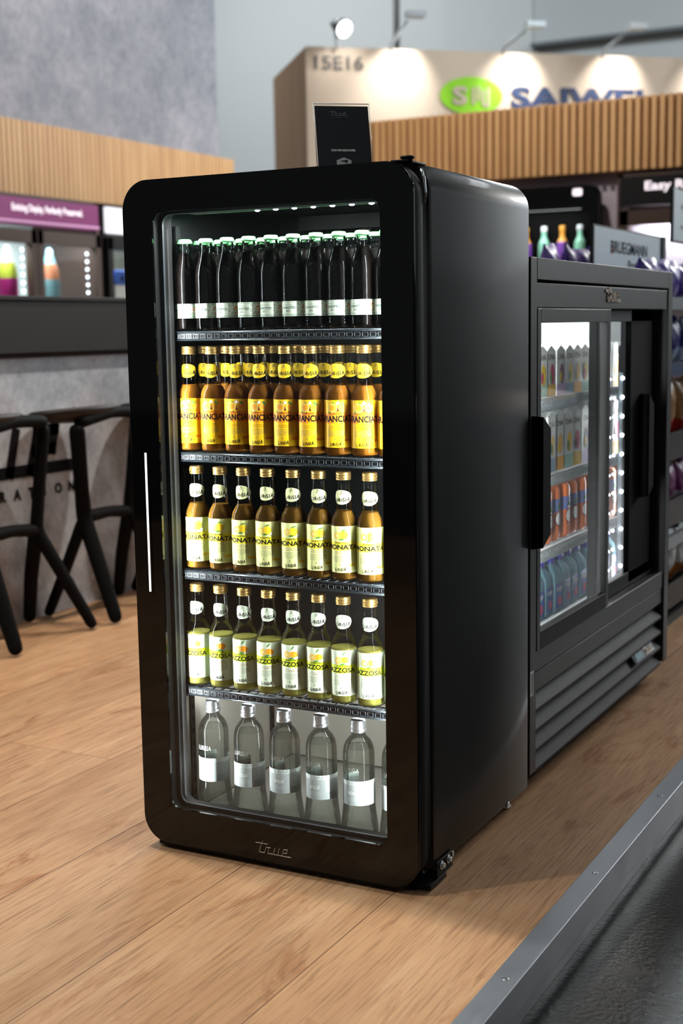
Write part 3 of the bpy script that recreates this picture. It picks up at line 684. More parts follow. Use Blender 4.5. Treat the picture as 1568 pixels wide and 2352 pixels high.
dpart(b, 'logo', 'silver script emblem')
b = MB(); put_text(b, 'CVM-03-HC', .5385, 1.2425, .0042, lambda u, v: (u, .001, v), mat('sticker_print', (150, 150, 152), .5), w=.0185, bold=.01)
dpart(b, 'model_print')
b = MB(); b.box((.030, .008, Z0-.008), (.598, .043, Z0+.003), M_matte, .003); dpart(b, 'door_bottom_rail')
# hinges, base
b = MB(); b.lathe([(.0095, 0), (.0095, .010), (.0125, .011), (.0135, .013), (.012, .0155), (.004, .0165)], M_matte, 20, (.603, .040, 1.3575))
b.box((.575, .028, 1.3625), (.608, .110, 1.3665), M_matte, .001); b.tube([(.6235, .052, 1.350), (.6290, .052, 1.334), (.6315, .052, 1.310), (.6315, .052, 1.29)], [.003, .0034, .0034, .002], M_zinc, 8)
fpart(b, 'top_hinge', label='black and silver top door hinge')
b = MB(); b.box((.585, .035, .004), (.640, .110, .014), M_matte, .001); b.box((.634, .070, .014), (.6385, .145, .046), M_matte, .001)
fpart(b, 'bottom_hinge', label='black hinge bracket')
for y, z in ((.089, .035), (.121, .036)):
    b = MB(); b.cyl((.6395, y, z), (1, 0, 0), .0082, .0025, M_zinc, 18); b.cyl((.643, y, z), (1, 0, 0), .005, .006, M_zinc, 6); fpart(b, 'hinge_bolt')
for y in (.153, .463):
    b = MB(); b.cyl((.6335, y, .033), (1, 0, 0), .0068, .003, M_zinc, 18); fpart(b, 'plug')
b = MB(); b.box((.03, .05, .004), (.600, .56, .030), M_matte); b.box((.02, .03, .0), (.61, .05, .020), M_rubber, .002)
fpart(b, 'base')
for x, y in ((.04, .09), (.60, .09), (.04, .55), (.60, .53)):
    b = MB(); b.lathe([(.014, 0), (.014, .006), (.006, .008), (.006, .02)], M_zinc, 16, (x, y, 0)); fpart(b, 'foot')
# interior lights
for x, tx, pw in ((.0655, .1255, 11.5), (.5705, .5105, 13)):
    l = light('AREA', (x, .058, .685), (tx, .130, .685), pw, (.93, .98, 1), .010, 1.17)
light('AREA', (.316, .102, 1.297), (.316, .15, .6), 9.0, (.93, .98, 1), .46, .012)

light('AREA', (.316, .13, .304), (.316, .40, .1), 1.5, (.95, .98, 1), .5, .02)  # added fill below the lowest shelf, brightens the water bottle compartment
# card holder standing on the fridge
CH = empty('brochure_sign', (.395, .20, 1.3695), R(38), label='small black brochure sign in a clear holder standing on the refrigerator', cat='sign')
tilt = R(17)
def cfn(d):
    def g(u, v): return (u, -d*math.cos(tilt)+v*math.sin(tilt), v*math.cos(tilt)+.003+d*math.sin(tilt)*0)
    return g
b = MB(); m_card = mat('card_navy', (26, 30, 36), .6, spec=.2); g0 = cfn(.0); g1 = cfn(.0012)
q = [(-.0535, .002), (.0535, .002), (.0535, .138), (-.0535, .138)]
b.loops([[g0(*p) for p in q], [g1(*p) for p in q]], m_card, True, True, True, smooth=False)
gt = cfn(.0016); m_pr = mat('card_print', (240, 242, 244), .6); m_pr2 = mat('card_print_dim', (96, 100, 106), .5)
put_text(b, 'SCAN FOR BROCHURES', -.002, .0435, .0042, gt, m_pr, w=.048, bold=.012)
o_, ux_, vy_ = Vector(gt(-.025, .1185)), (Vector(gt(.0115, .1185))-Vector(gt(-.025, .1185))), (Vector(gt(-.025, .1585))-Vector(gt(-.025, .1185)))
b.strokes(LOGO, .03, o_, ux_, vy_, (0, -.0002, 0), m_pr2)
put_text(b, 'REFRIGERATION', -.003, .1135, .0018, gt, m_pr2, w=.030)
patch(b, [(0+.017*math.cos(a)-.002, .0185+.0125*math.sin(a)) for a in [PI/6+i*PI/3 for i in range(6)]], gt, mat('badge_silver', (150, 154, 158), .4))
patch(b, [(-.008, .024), (.006, .026), (.004, .020), (0, .0205), (-.001, .0225), (-.008, .022)], cfn(.0019), m_card)
b.build('card', CH)
b = MB(); ga, gb = cfn(-.0015), cfn(.003); q = [(-.056, 0), (.056, 0), (.056, .143), (-.056, .143)]
b.loops([[cfn(-.0004)(*p) for p in q], [ga(*p) for p in q]], M_glass, True, True, True, smooth=False); b.box((-.056, -.03, -.003), (.056, .045, -.0005), M_glass)
m_edge = mat('acrylic_edge', (190, 196, 200), .2, spec=.8)
for p, q2 in (((-.056, .143), (.056, .143)), ((-.056, 0), (-.056, .143)), ((.056, 0), (.056, .143))): b.tube([cfn(.0008)(*p), cfn(.0008)(*q2)], .0009, m_edge, 6)
b.build('acrylic_holder', CH)

# ================================================================== SLIDING DOOR COOLER
SL = empty('sliding_door_cooler', (.3, 1.21, 0), label='low wide dark sliding door cooler with vented grille base behind the tall one', cat='refrigerator')
def spart(b, name, label=None, parent=SL):
    o = b.build(name, parent)
    if parent is SL: o.location = (-.3, -1.21, 0)
    if label: o['label'] = label
    return o
M_sdk = mat('cooler_charcoal', (40, 39, 38), .45, spec=.55); M_frame = mat('door_frame_grey', (34, 33, 33), .45, spec=.55)
X = .632; YA, YB = .603, 1.815
b = MB()
b.box((-.02, YA, .04), (X-.035, YA+.03, 1.216), M_sdk); b.box((-.02, YB-.03, .04), (X-.035, YB, 1.216), M_sdk)
b.box((-.02, YA, .04), (.02, YB, 1.216), M_sdk); b.box((-.02, YA, 1.18), (X-.035, YB, 1.216), M_sdk); b.box((-.02, YA, .29), (X-.06, YB, .335), M_sdk)
b.box((-.02, YA+.05, .0), (X-.05, YB-.04, .06), M_matte)
b.box((X-.060, YA+.03, 1.10), (X-.032, YB-.03, 1.18), M_rubber); b.box((X-.060, YA+.03, .235), (X-.034, YB-.03, .340), M_rubber)  # black backing added to stop interior light leaking through the front gaps
spart(b, 'cabinet')
b = MB()
b.box((X-.035, YA, .055), (X, YA+.040, 1.216), M_sdk, .0015); b.box((X-.035, YB-.045, .055), (X, YB, 1.216), M_sdk, .0015)
b.box((X-.035, YA+.042, 1.168), (X, YB-.0455, 1.216), M_sdk, .0015)
spart(b, 'face_frame')
b = MB(); b.box((X-.03, YA+.042, 1.108), (X-.003, YB-.052, 1.162), M_frame, .0015); spart(b, 'header_panel')
b = MB(); b.strokes(LOGO, .055, (X-.002, 1.155, 1.128), (0, .125, 0), (0, 0, .135), (.002, 0, 0), M_silver); spart(b, 'logo', 'small silver emblem')
b = MB(); b.box((.02, YA+.03, .335), (.026, YB-.03, 1.18), M_white); b.box((.02, YA+.03, .335), (X-.07, YA+.036, 1.18), M_white); b.box((.02, YB-.036, .335), (X-.07, YB-.03, 1.18), M_white)
b.box((.02, YA+.03, 1.172), (X-.07, YB-.03, 1.18), M_white); b.box((.02, YA+.03, .335), (X-.07, YB-.03, .341), M_white)
spart(b, 'liner', 'white inner liner')
SZ = [.893, .7045, .526, .352]
for z in SZ[:3]:
    b = MB()
    for xx in (.10, .24, .38, .52): b.tube([(xx, YA+.04, z-.008), (xx, YB-.04, z-.008)], .003, M_white, 6)
    y = YA+.05
    while y < YB-.05: b.tube([(.05, y, z-.004), (.565, y, z-.004)], .0016, M_white, 5); y += .02
    b.box((.562, YA+.06, z-.026), (.568, YB-.06, z+.004), M_white)
    y = YA+.07
    while y < YB-.07: b.box((.568, y, z-.018), (.5690, y+.006, z-.004), mat('slot_grey', (150, 156, 156), .5)); y += .012
    spart(b, 'shelf')
def sdoor(y0, y1, xf, name, hy, dark):
    D = empty(name); D.parent = SL; D.location = (-.3, -1.21, 0)
    mf = M_matte if dark else M_frame
    b = MB(); z0, z1 = .335, 1.106
    b.box((xf-.022, y0, z0), (xf, y0+.024, z1), mf, .0015); b.box((xf-.022, y1-.024, z0), (xf, y1, z1), M_frame, .0015)
    b.box((xf-.022, y0+.024, z1-.032), (xf, y1-.024, z1), M_frame, .0015); b.box((xf-.022, y0+.024, z0), (xf, y1-.024, z0+.040), M_matte, .0015)
    o = b.build('frame', D)
    b = MB(); f = b.face([(xf-.008, y0+.024, z0+.04), (xf-.008, y1-.024, z0+.04), (xf-.008, y1-.024, z1-.032), (xf-.008, y0+.024, z1-.032)], M_glass2); b.build('glass', D)
    b = MB(); b.loops([[(xf+.001, hy, .575), (xf+.001, hy, .872), (xf+.001, hy+.058, .842), (xf+.001, hy+.058, .600)], [(xf+.028, hy, .58), (xf+.028, hy, .870), (xf+.028, hy+.050, .840), (xf+.028, hy+.050, .604)]], M_rubber, True, True, True, smooth=False)
    b.build('handle', D)
    return D
sdoor(YA+.045, 1.198, X+.000, 'front_sliding_door', YA+.005, False)
sdoor(1.178, YB-.085, X-.030, 'rear_sliding_door', 1.585, True)
b = MB(); b.box((X-.06, YB-.325, .345), (X-.030, YB-.05, 1.106), M_rubber); spart(b, 'inner_jamb')
for j, (lx, ly, lr) in enumerate(((.585, 1.470, .0055), (.575, 1.425, .0040), (.575, 1.385, .0034), (.575, 1.345, .0026))):  # first column is the strip; smaller ones added to imitate its glass reflections
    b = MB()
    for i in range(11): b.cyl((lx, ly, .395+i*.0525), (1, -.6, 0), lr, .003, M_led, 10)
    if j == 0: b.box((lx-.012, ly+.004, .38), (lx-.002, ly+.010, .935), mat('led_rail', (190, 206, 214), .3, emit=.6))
    spart(b, 'led_strip', 'vertical bright led column, smaller ones imitate its reflections')
b = MB(); b.box((X-.036, YA+.045, .285), (X-.004, YB-.05, .333), M_frame, .002); b.box((X-.033, YA+.045, .238), (X-.006, YB-.05, .282), M_frame, .002); spart(b, 'lower_rail')
b = MB()
for i in range(4):   # four sloping louvres
    z = .050+i*.047
    b.loops([[(X-.004, yy, z), (X-.004, yy, z+.006), (X-.030, yy, z+.040), (X-.034, yy, z+.036)] for yy in (YA+.045, YB-.06)], mat('louvre_grey', (20, 21, 25), .55, spec=.25), True, True, True, smooth=False)
b.box((X-.08, YA+.04, .04), (X-.045, YB-.04, .24), M_rubber); spart(b, 'grille')
b = MB(); b.obox((X-.010, 1.57, .130), (0, 1, 0), (-.028, 0, .040), (.04, 0, .028), .100, .0185, .002, mat('badge_plate', (96, 116, 122), .3, metal=.3))
b.obox((X-.008, 1.57, .130), (0, 1, 0), (-.028, 0, .040), (.04, 0, .028), .093, .0165, .0022, mat('badge_dark', (40, 62, 70), .3))
vy = Vector((-.028, 0, .040)).normalized()
b.strokes(LOGO, .05, Vector((X-.0045, 1.568, .130))-vy*.010, (0, .085, 0), vy*.10, (.0012, 0, .0006), M_silver); b.obox((X-.007, 1.515, .130), (0, 1, 0), (-.028, 0, .040), (.04, 0, .028), .028, .009, .0028, mat('badge_teal', (60, 140, 150), .4))
spart(b, 'badge', 'small teal and silver badge')
b = MB(); b.box((X, .603, .240), (X+.0012, .6235, .296), M_white)
for i in range(12): b.box((X+.0010, .607+.0006, .244+i*.004), (X+.0016, .620, .2458+i*.004), M_ink)
spart(b, 'serial_sticker', 'white serial sticker')
for y in (.70, 1.72):
    b = MB(); b.lathe([(.02, 0), (.02, .01), (.008, .012), (.008, .05)], M_matte, 14, (.5, y, 0)); spart(b, 'foot')
light('AREA', (.590, .66, .72), (.3, .95, .72), 5, (.95, .99, 1), .01, .76)
light('AREA', (.560, 1.53, .72), (.3, 1.2, .72), 2.2, (.95, .99, 1), .01, .76)
light('AREA', (.35, 1.21, 1.165), (.35, 1.21, .5), 7.0, (.95, .99, 1), .3, 1.0)

FRUIT = [mat('fruit_yellow', (240, 200, 50), .5), mat('fruit_pink', (206, 70, 110), .5), mat('fruit_plum', (96, 50, 90), .5), mat('fruit_yellow', (240, 200, 50), .5), mat('fruit_peach', (240, 190, 110), .5)]
BAND = [mat('band_green', (170, 206, 190), .5), mat('band_yellow', (236, 190, 70), .5), mat('band_lilac', (200, 176, 214), .5), mat('band_blue', (150, 176, 204), .5), mat('band_peach', (240, 180, 90), .5)]
def make_carton(k, h, ch):
    b = MB(); w = .031
    mw = mat('carton_white', (228, 230, 228), .4)
    b.box((-w, -w, 0), (w, w, h), mw, .001); b.loops([[(-w, -w, h), (w, -w, h), (w, w, h), (-w, w, h)], [(-w, -.003, h+.012), (w, -.003, h+.012), (w, .003, h+.012), (-w, .003, h+.012)]], mw, True, False, True, smooth=False)
    root = b.build('drink_carton')
    b = MB(); fn = lambda u, v: (w+.0006, u, v); f2 = lambda u, v: (w+.0012, u, v)
    for (s, fx) in ((1, w+.0006),):
        grid(b, -w, w, 0.002, h*.26, fn, BAND[k % 5], 1)
        patch(b, disc2(.006, h*.48, .015, .026, 18), fn, FRUIT[k % 5]); patch(b, disc2(-.004, h*.42, .008, .014, 12), f2, M_lf if k % 2 else FRUIT[(k+1) % 5])
        put_text(b, 'CHA', 0, h*.80, .014, fn, M_gry, w=.046, bold=.02)
    b.build('print', root)
    return root
def make_can(h):
    b = MB(); r = .031; mo = mat('can_orange', (240, 130, 70), .35); mb_ = mat('can_blue_band', (120, 130, 190), .35)
    b.lathe([(.024, 0), (.027, .002), (r, .010), (r, h*.52)], mo, 24, cap1=False); b.lathe([(r, h*.52), (r, h*.76)], mb_, 24, cap0=False, cap1=False); b.lathe([(r, h*.76), (r, h-.012), (.027, h-.003), (.0265, h), (.0250, h-.001), (.0245, h-.004)], mo, 24, cap0=False)
    root = b.build('drink_can')
    b = MB(); F_ = lambda l: (lambda u, v: ((r+l)*math.sin(PI/2+u/r), -(r+l)*math.cos(PI/2+u/r), v))
    patch(b, disc2(-.003, h*.40, .016, .020, 20), F_(.0004), mat('coconut_brown', (150, 40, 36), .4)); patch(b, disc2(-.003, h*.40, .012, .016, 20), F_(.0007), M_wh); patch(b, leaf2(-.01, h*.58, .02, .005, .7), F_(.0009), M_lf); patch(b, leaf2(.012, h*.58, .02, .005, 2.2), F_(.0009), M_lf)
    b.build('print', root)
    return root
def make_fiji(h):
    mwb = liquid('blue_tinted_water', (140, 196, 216), .6, c2=(190, 226, 236)); w = .0300
    b = MB(); rings = []
    for s_, z in ((.9, 0), (1, .006), (1, h*.62), (.92, h*.70), (.5, h*.83), (.42, h*.86), (.42, h*.90)):
        rings.append([(p[0]*s_, p[1]*s_, z) for p in rrect(-w, w, -w, w, .006, 3)])
    b.loops(rings, mwb, True, True, True); root = b.build('water_bottle')
    b = MB(); b.lathe([(.0165, h*.86), (.0165, h*.98), (.014, h), (.004, h)], mat('cap_blue', (62, 62, 160), .35), 18); b.build('cap', root)
    b = MB(); fn = lambda u, v: (w+.0008, u, v); grid(b, -w*.8, w*.8, .012, h*.52, fn, mat('label_blue', (70, 96, 176), .4), 1); patch(b, disc2(.004, .030, .013, .012, 12), lambda u, v: (w+.0014, u, v), mat('flower_pink', (206, 60, 96), .4)); put_text(b, 'FIJI', 0, h*.36, .014, lambda u, v: (w+.0014, u, v), M_wh, w=.034, bold=.01)
    b.build('label', root)
    return root
ON = ['first', 'second', 'third', 'fourth', 'fifth', 'sixth', 'seventh', 'eighth', 'ninth', 'tenth', 'eleventh']
def row2(protos, n, z, label, cat, group, x=.520, y0=.905, pitch=.0682, rows=2):
    for p in protos: register(p)
    used = set()
    for j in range(rows):
        for i in range(n):
            k = i % len(protos); p = protos[k]; o = p if (k not in used) else copy_tree(p); used.add(k)
            o.location = (x-.075*j+random.uniform(-.002, .002), y0+pitch*i, z); o.rotation_euler = (0, 0, R(random.uniform(-3, 3)))
            tag(o, label % (('front', 'rear')[j], ON[i]), cat, group)
row2([make_carton(k, .112, 0) for k in range(5)], 11, SZ[0]+.0015, 'white fruit carton on the upper low-cooler shelf, %s row, %s from the tall refrigerator', 'carton', 'white fruit drink cartons on the upper shelf')
row2([make_carton(k+2, .140, 1) for k in range(5)], 11, SZ[1]+.0015, 'pastel banded carton on the second low-cooler shelf, %s row, %s from tall refrigerator', 'carton', 'pastel drink cartons on the second shelf')
row2([make_can(.140)], 11, SZ[2]+.0015, 'orange coconut can on the third low-cooler shelf, %s row, %s from tall refrigerator', 'can', 'orange drink cans on the third shelf')
row2([make_fiji(.145)], 11, .3425, 'square blue water bottle on the low cooler floor, %s row, %s from tall refrigerator', 'bottle', 'square blue water bottles on the cooler floor')

# ================================================================== COUNTER AND STOOLS
BC = empty('bar_counter', (-1.9, 2, 0), label='long concrete look bar counter with dark top and black lettering behind the stools', cat='counter')
def bpart(b, name, label=None):
    o = b.build(name, BC); o.location = (1.9, -2, 0)
    if label: o['label'] = label
    return o
b = MB(); b.box((-2.35, -.6, 0), (-1.73, 4.4, .995), M_conc2); bpart(b, 'body', 'concrete look front')
M_ctop = mat('counter_charcoal', (27, 27, 27), .55)
b = MB(); b.box((-2.75, -.7, .995), (-1.70, 4.5, 1.185), M_ctop, .003); b.box((-2.76, -.71, 1.187), (-1.69, 4.51, 1.203), M_ctop, .002); b.box((-2.3, -.6, .978), (-1.728, 4.4, .995), mat('counter_recess', (70, 58, 56), .6)); bpart(b, 'top', 'thick dark top')
b = MB(); b.strokes(LOGO, .043, (-1.7295, .955, .560), (0, 1.0, 0), (0, 0, 1.05), (.002, 0, 0), M_ink)
fc = lambda u, v: (-1.7275, u, v)
for i, ch in enumerate('REFRIGERATION'):
    put_text(b, ch, .995+i*.078, .458, .041, fc, M_ink, bold=.045)
c = disc2(1.995, .580, .016, n=20)
b.strokes([[c[i], c[(i+1) % 20]] for i in range(20)], .002, (-1.7295, 0, 0), (0, 1, 0), (0, 0, 1), (.001, 0, 0), M_ink); put_text(b, 'R', 1.995, .571, .017, fc, M_ink)
bpart(b, 'lettering', 'black lettering on the counter front')

M_stool = mat('stool_black', (6, 6, 7), .7, spec=.15); M_seat = mat('stool_seat', (38, 28, 24), .5)
def skin(name, chains, parent, m, base):
    V, E, Rr = [], [], []; idx = {}
    for ch in chains:
        pv = None
        for p, rr in ch:
            key = tuple(round(a, 3) for a in p)
            if key not in idx: idx[key] = len(V); V.append(Vector(p)-Vector(base)); Rr.append(rr)
            i = idx[key]
            if pv is not None and pv != i: E.append((pv, i))
            pv = i
    me = bpy.data.meshes.new(name); me.from_pydata(V, E, []); o = bpy.data.objects.new(name, me); COL.objects.link(o); o.parent = parent
    md = o.modifiers.new('s', 'SKIN'); sv = me.skin_vertices[0].data
    for i, rr in enumerate(Rr): sv[i].radius = (rr, rr*.8)
    sv[0].use_root = True; md.use_smooth_shade = True; sb = o.modifiers.new('u', 'SUBSURF'); sb.levels = 2; sb.render_levels = 2
    dg = bpy.context.evaluated_depsgraph_get(); me2 = bpy.data.meshes.new_from_object(o.evaluated_get(dg)); o.modifiers.clear(); o.data = me2; me2.materials.clear(); me2.materials.append(m)
    return o
def stool(yo, label):
    base = (-1.55, 1.95+yo, 0); S_ = empty('bar_stool', base, label=label, cat='bar stool', group='black moulded bar stools at the counter')
    q = lambda x, y, z: (x, y+yo, z)
    TL, ML, TR, MR_ = q(-1.505, 1.70, .742), q(-1.54, 1.765, .385), q(-1.505, 2.065, .757), q(-1.54, 2.04, .375)
    r = .030
    def leg(a, b_, c, nm): skin(nm, [[(a, r*1.1), (tuple((Vector(a)*.35+Vector(b_)*.65)), r), (b_, r*1.1), (tuple(Vector(b_)*.5+Vector(c)*.5), r*1.05), (c, r*.9)]], S_, M_stool, base)
    leg(TL, ML, q(-1.373, 1.725, .004), 'leg'); leg(TR, MR_, q(-1.40, 2.17, .004), 'leg')
    skin('leg', [[(ML, r), (q(-1.62, 1.745, .19), r*.95), (q(-1.700, 1.723, .004), r*.85)]], S_, M_stool, base)
    skin('leg', [[(MR_, r), (q(-1.63, 2.105, .19), r*.95), (q(-1.704, 2.17, .004), r*.85)]], S_, M_stool, base)
    skin('footrest', [[(ML, r*1.1), (q(-1.53, 1.90, .392), r*.95), (MR_, r*1.1)]], S_, M_stool, base)
    skin('seat_rail', [[(TL, r*1.15), (q(-1.50, 1.78, .757), r*1.15), (q(-1.50, 1.90, .770), r*1.0), (q(-1.50, 2.0, .766), r*1.0), (TR, r*1.15)]], S_, M_stool, base)
    b = MB(); rings = []
    cx, cy = -1.590-base[0], 1.80-1.95
    for s_, z in ((.05, .742), (.55, .740), (.9, .752), (1.0, .772), (.99, .786), (.93, .790), (.6, .775), (.05, .768)):
        rings.append([(cx+.125*s_*math.cos(2*PI*i/32), cy+.215*s_*math.sin(2*PI*i/32), z+.012*math.cos(2*PI*i/32)*(s_ > .8)) for i in range(32)])
    b.loops(rings, M_seat, True, True, True); b.build('seat', S_)
    return S_
stool(-.545, 'black moulded bar stool nearest the camera, partly cut by the picture edge')
stool(0, 'black moulded bar stool in the middle, before the lettering end')
stool(.545, 'black moulded bar stool mostly hidden behind the tall refrigerator')

# ================================================================== BACKGROUND COOLERS, LEFT WALL
M_dim = mat('cooler_inner', (206, 224, 222), .6); M_brn = mat('cooler_brown', (74, 58, 52), .45, metal=.3)
def wallcooler(root, org, ux, W_, Zt, header_c, hz, txt, tcol, items, ndoor, dz=.0, em=.8, tu=None, th=.06, tw=None, inner=None, frame=None):
    """cooler whose face runs from org along ux (unit), out = facing direction"""
    ux = Vector(ux); out_ = Vector((ux.y, -ux.x, 0)); O = Vector(org)
    frame = frame or M_brn; base = O+ux*W_/2
    P = lambda u, d, z: O+ux*u+out_*d+Vector((0, 0, z))-base
    def bx(b, u0, u1, d0, d1, z0, z1, m):
        c = (P(u0, d0, z0)+P(u1, d1, z1))/2; b.obox(c, ux, out_, (0, 0, 1), abs(u1-u0)/2, abs(d1-d0)/2, abs(z1-z0)/2, m)
    root.location = base
    b = MB(); dp = -.62
    bx(b, 0, .04, dp, 0, .05, Zt, frame); bx(b, W_-.04, W_, dp, 0, .05, Zt, frame); bx(b, 0, W_, dp, 0, Zt-.02, Zt, frame); bx(b, 0, W_, dp, -.02, .0, .22, frame); bx(b, 0, W_, dp, dp+.04, .05, Zt, inner or M_dim)
    b.build('cabinet', root)
    b = MB(); bx(b, .02, W_-.02, -.03, .012, hz[0], hz[1], header_c); b.build('header_panel', root)
    if txt:
        b = MB(); u_, v_ = tu; put_text(b, txt, u_, v_, th, lambda u, v: P(u, .014, v), tcol, w=tw, bold=.03); b.build('header_text', root)
    dw = (W_-.04)/ndoor
    for i in range(ndoor):
        D = empty('door'); D.parent = root; b = MB(); a, c2 = .02+i*dw, .02+(i+1)*dw; zt, zb = hz[0]-.03, .24
        bx(b, a+.004, a+.06, -.03, .03, zb, zt, frame); bx(b, c2-.06, c2-.004, -.03, .03, zb, zt, frame); bx(b, a, c2, -.03, .03, zt-.09, zt, frame); bx(b, a, c2, -.03, .03, zb, zb+.08, frame); b.build('frame', D)
        b = MB(); b.face([P(a+.06, 0, zb+.08), P(c2-.06, 0, zb+.08), P(c2-.06, 0, zt-.09), P(a+.06, 0, zt-.09)], M_glass); b.build('glass', D)
    b = MB()
    for z in (.6, .95, 1.30): bx(b, .04, W_-.04, dp+.05, -.08, z, z+.012, M_white)
    b.build('shelf', root)
    for i in range(ndoor):
        b = MB(); c2 = .02+(i+1)*dw-.07
        for k in range(13): b.cyl(P(c2, -.05, hz[0]-.16-k*.055), out_, .011, .004, M_ledsoft, 8)
        b.build('led_strip', root)
        p = O+ux*(.02+(i+.5)*dw)+out_*(-.1); l = light('AREA', (p.x, p.y, hz[0]-.06), (p.x-out_.x*.3, p.y-out_.y*.3, .9), em*6, (.93, .98, 1), dw*.7, .06)
M_purple = mat('header_purple', (128, 6, 104), .4, emit=.12); M_hwhite = mat('header_white', (236, 236, 244), .4, emit=.7); M_txtw = mat('text_white', (250, 240, 250), .4, emit=.8)
c1 = empty('glass_door_cooler', label='brown two door cooler with purple header on the far left wall', cat='refrigerator')
wallcooler(c1, (-4.55, 4.40, 0), (0, 1, 0), 1.43, 1.99, M_purple, (1.785, 1.965), 'Enticing Display, Perfectly Preserved.', M_txtw, None, 2, tu=(.86, 1.862), th=.062, tw=.74, em=1.0)
b = MB(); b.box((-4.545, 4.42, 1.800), (-4.530, 5.81, 1.816), mat('header_strip', (216, 160, 206), .3, emit=.3)); o = b.build('header_strip', c1); o.location = -c1.location
c2 = empty('glass_door_cooler', label='dark cooler with white header beside the purple headed one', cat='refrigerator')
wallcooler(c2, (-4.55, 5.87, 0), (0, 1, 0), 1.2, 1.99, M_hwhite, (1.78, 1.965), None, None, None, 2, em=.8, inner=mat('cooler_inner_dark', (96, 100, 90), .6), frame=M_matte)
def necked(c0, c1_, c2_, name, H=.24, r=.04):
    b = MB(); b.lathe([(r*.96, 0), (r, .008), (r, H*.50), (r*.92, H*.57)], c0, 20, cap1=False); b.lathe([(r*.92, H*.57), (r*.62, H*.66), (r*.46, H*.72), (r*.43, H*.86)], c1_, 20, cap0=False, cap1=False); b.lathe([(r*.50, H*.86), (r*.52, H*.87), (r*.52, H*.98), (r*.44, H), (r*.1, H)], c2_, 20, cap0=True)
    return b.build(name)
def spray(c0, c1_, c2_, name, H=.30, r=.052):
    b = MB(); b.lathe([(r*.96, 0), (r, .01), (r, H*.36)], c0, 20, cap1=False); b.lathe([(r, H*.36), (r*.92, H*.55), (r*.7, H*.68)], c1_, 20, cap0=False, cap1=False); b.lathe([(r*.7, H*.68), (r*.4, H*.86), (r*.34, H*.95), (r*.1, H)], c2_, 20, cap0=False)
    return b.build(name)
mpk, mgr, mcy, mor, mwt = mat('plastic_pink', (214, 60, 160), .4), mat('plastic_lime', (190, 206, 70), .4), mat('plastic_cyan', (150, 208, 220), .4), mat('plastic_orange', (226, 150, 110), .4), mat('plastic_white', (220, 230, 236), .4)
for y, cc, lb in ((4.80, (mpk, mgr, mwt), 'pink and lime bottle cut by the picture edge in the purple headed cooler'), (4.985, (mpk, mgr, mwt), 'pink bottle with lime shoulder and white cap in the purple headed cooler'), (5.42, (mcy, mor, mcy), 'pale blue bottle with orange band in the purple headed cooler')):
    o = spray(*cc, 'detergent_bottle', .34, .066); o.location = (-4.68, y, 1.313); tag(o, lb, 'bottle', 'bottles in the left wall cooler')
mbl = mat('pack_blue', (50, 96, 186), .4)
for i in range(3):
    b = MB(); b.box((-.03, -.085, 0), (.03, .085, .10), M_wh, .004); b.box((-.031, -.086, .10), (.031, .086, .21), mbl, .004); b.box((.0305, -.02, .13), (.032, .02, .17), M_ink)
    o = b.build('drink_pack'); o.location = (-4.68, 6.02+.20*i, 1.313); tag(o, ['blue and white pack beside the purple headed cooler', 'blue and white pack in the middle of the white headed cooler', 'blue and white pack farthest into the white headed cooler'][i], 'pack', 'blue and white packs')

# back wall: curved black cooler and the brown one beside it
CB = empty('display_refrigerator', (-1.40, 6.4, 0), label='black round cornered cooler with bright bottles below the oak slats', cat='refrigerator')
b = MB(); ox = rrect(-.40, .375, .0, 1.955, [.02, .02, .07, .07], 10); ix = rrect(-.33, .325, .30, 1.80, .04, 10)
ring_xz(b, ox, ix, 0, .05, M_black); o = b.build('door_frame', CB)
b = MB(); b.loops([at(rrect(-.39, .365, .01, 1.945, [.02, .02, .07, .07], 10), .05), at(rrect(-.39, .365, .01, 1.945, [.02, .02, .07, .07], 10), .08)], M_matte); f = b.bm.faces.new([b.bm.verts.new(p) for p in at(ox, .1)]); f.material_index = b.mi(M_rubber); b.build('cabinet', CB)
b = MB(); b.box((.215, -.004, 1.885), (.275, .0, 1.93), M_txtw, .01); b.build('lit_badge', CB)
b = MB(); b.box((-.33, -.25, 1.24), (.325, .06, 1.25), M_wire); b.build('shelf', CB) if False else b.bm.free()
mint, violet, amber = mat('plastic_mint', (140, 206, 180), .35), mat('plastic_violet', (130, 80, 180), .35), mat('plastic_amber', (214, 150, 60), .35)
for (px, cc, nm) in ((-.245, (mint, mint, mwt), 'mint'), (-.125, (violet, violet, amber), 'violet and amber'), (.0, (mint, mint, mwt), 'mint with white cap'), (.125, (violet, violet, amber), 'violet with amber cap'), (.245, (mint, mint, mwt), 'pale mint')):
    o = necked(cc[0], cc[2] if cc[2] is amber else cc[1], cc[2], 'soda_bottle', .245, .037); o.location = (-1.40+px, 6.458, 1.46)
    tag(o, {'mint': 'mint bottle half hidden by the tall refrigerator shoulder', 'violet and amber': 'violet bottle with amber top, the one by the mint bottle at the shoulder', 'mint with white cap': 'mint bottle with white cap in the middle of the round cornered cooler', 'violet with amber cap': 'violet bottle with amber top, second from the frame edge', 'pale mint': 'mint bottle next to the round cooler frame edge'}[nm], 'bottle', 'bright bottles in the round cornered cooler')
b = MB(); b.box((-.33, .052, 1.452), (.325, .098, 1.459), M_wire); b.build('shelf', CB)
light('AREA', (-1.40, 6.33, 1.80), (-1.40, 6.46, 1.5), 1.6, (.95, 1, 1), .5, .04)
c3 = empty('glass_door_cooler', label='brown cooler with black header reading Easy Reach', cat='refrigerator')
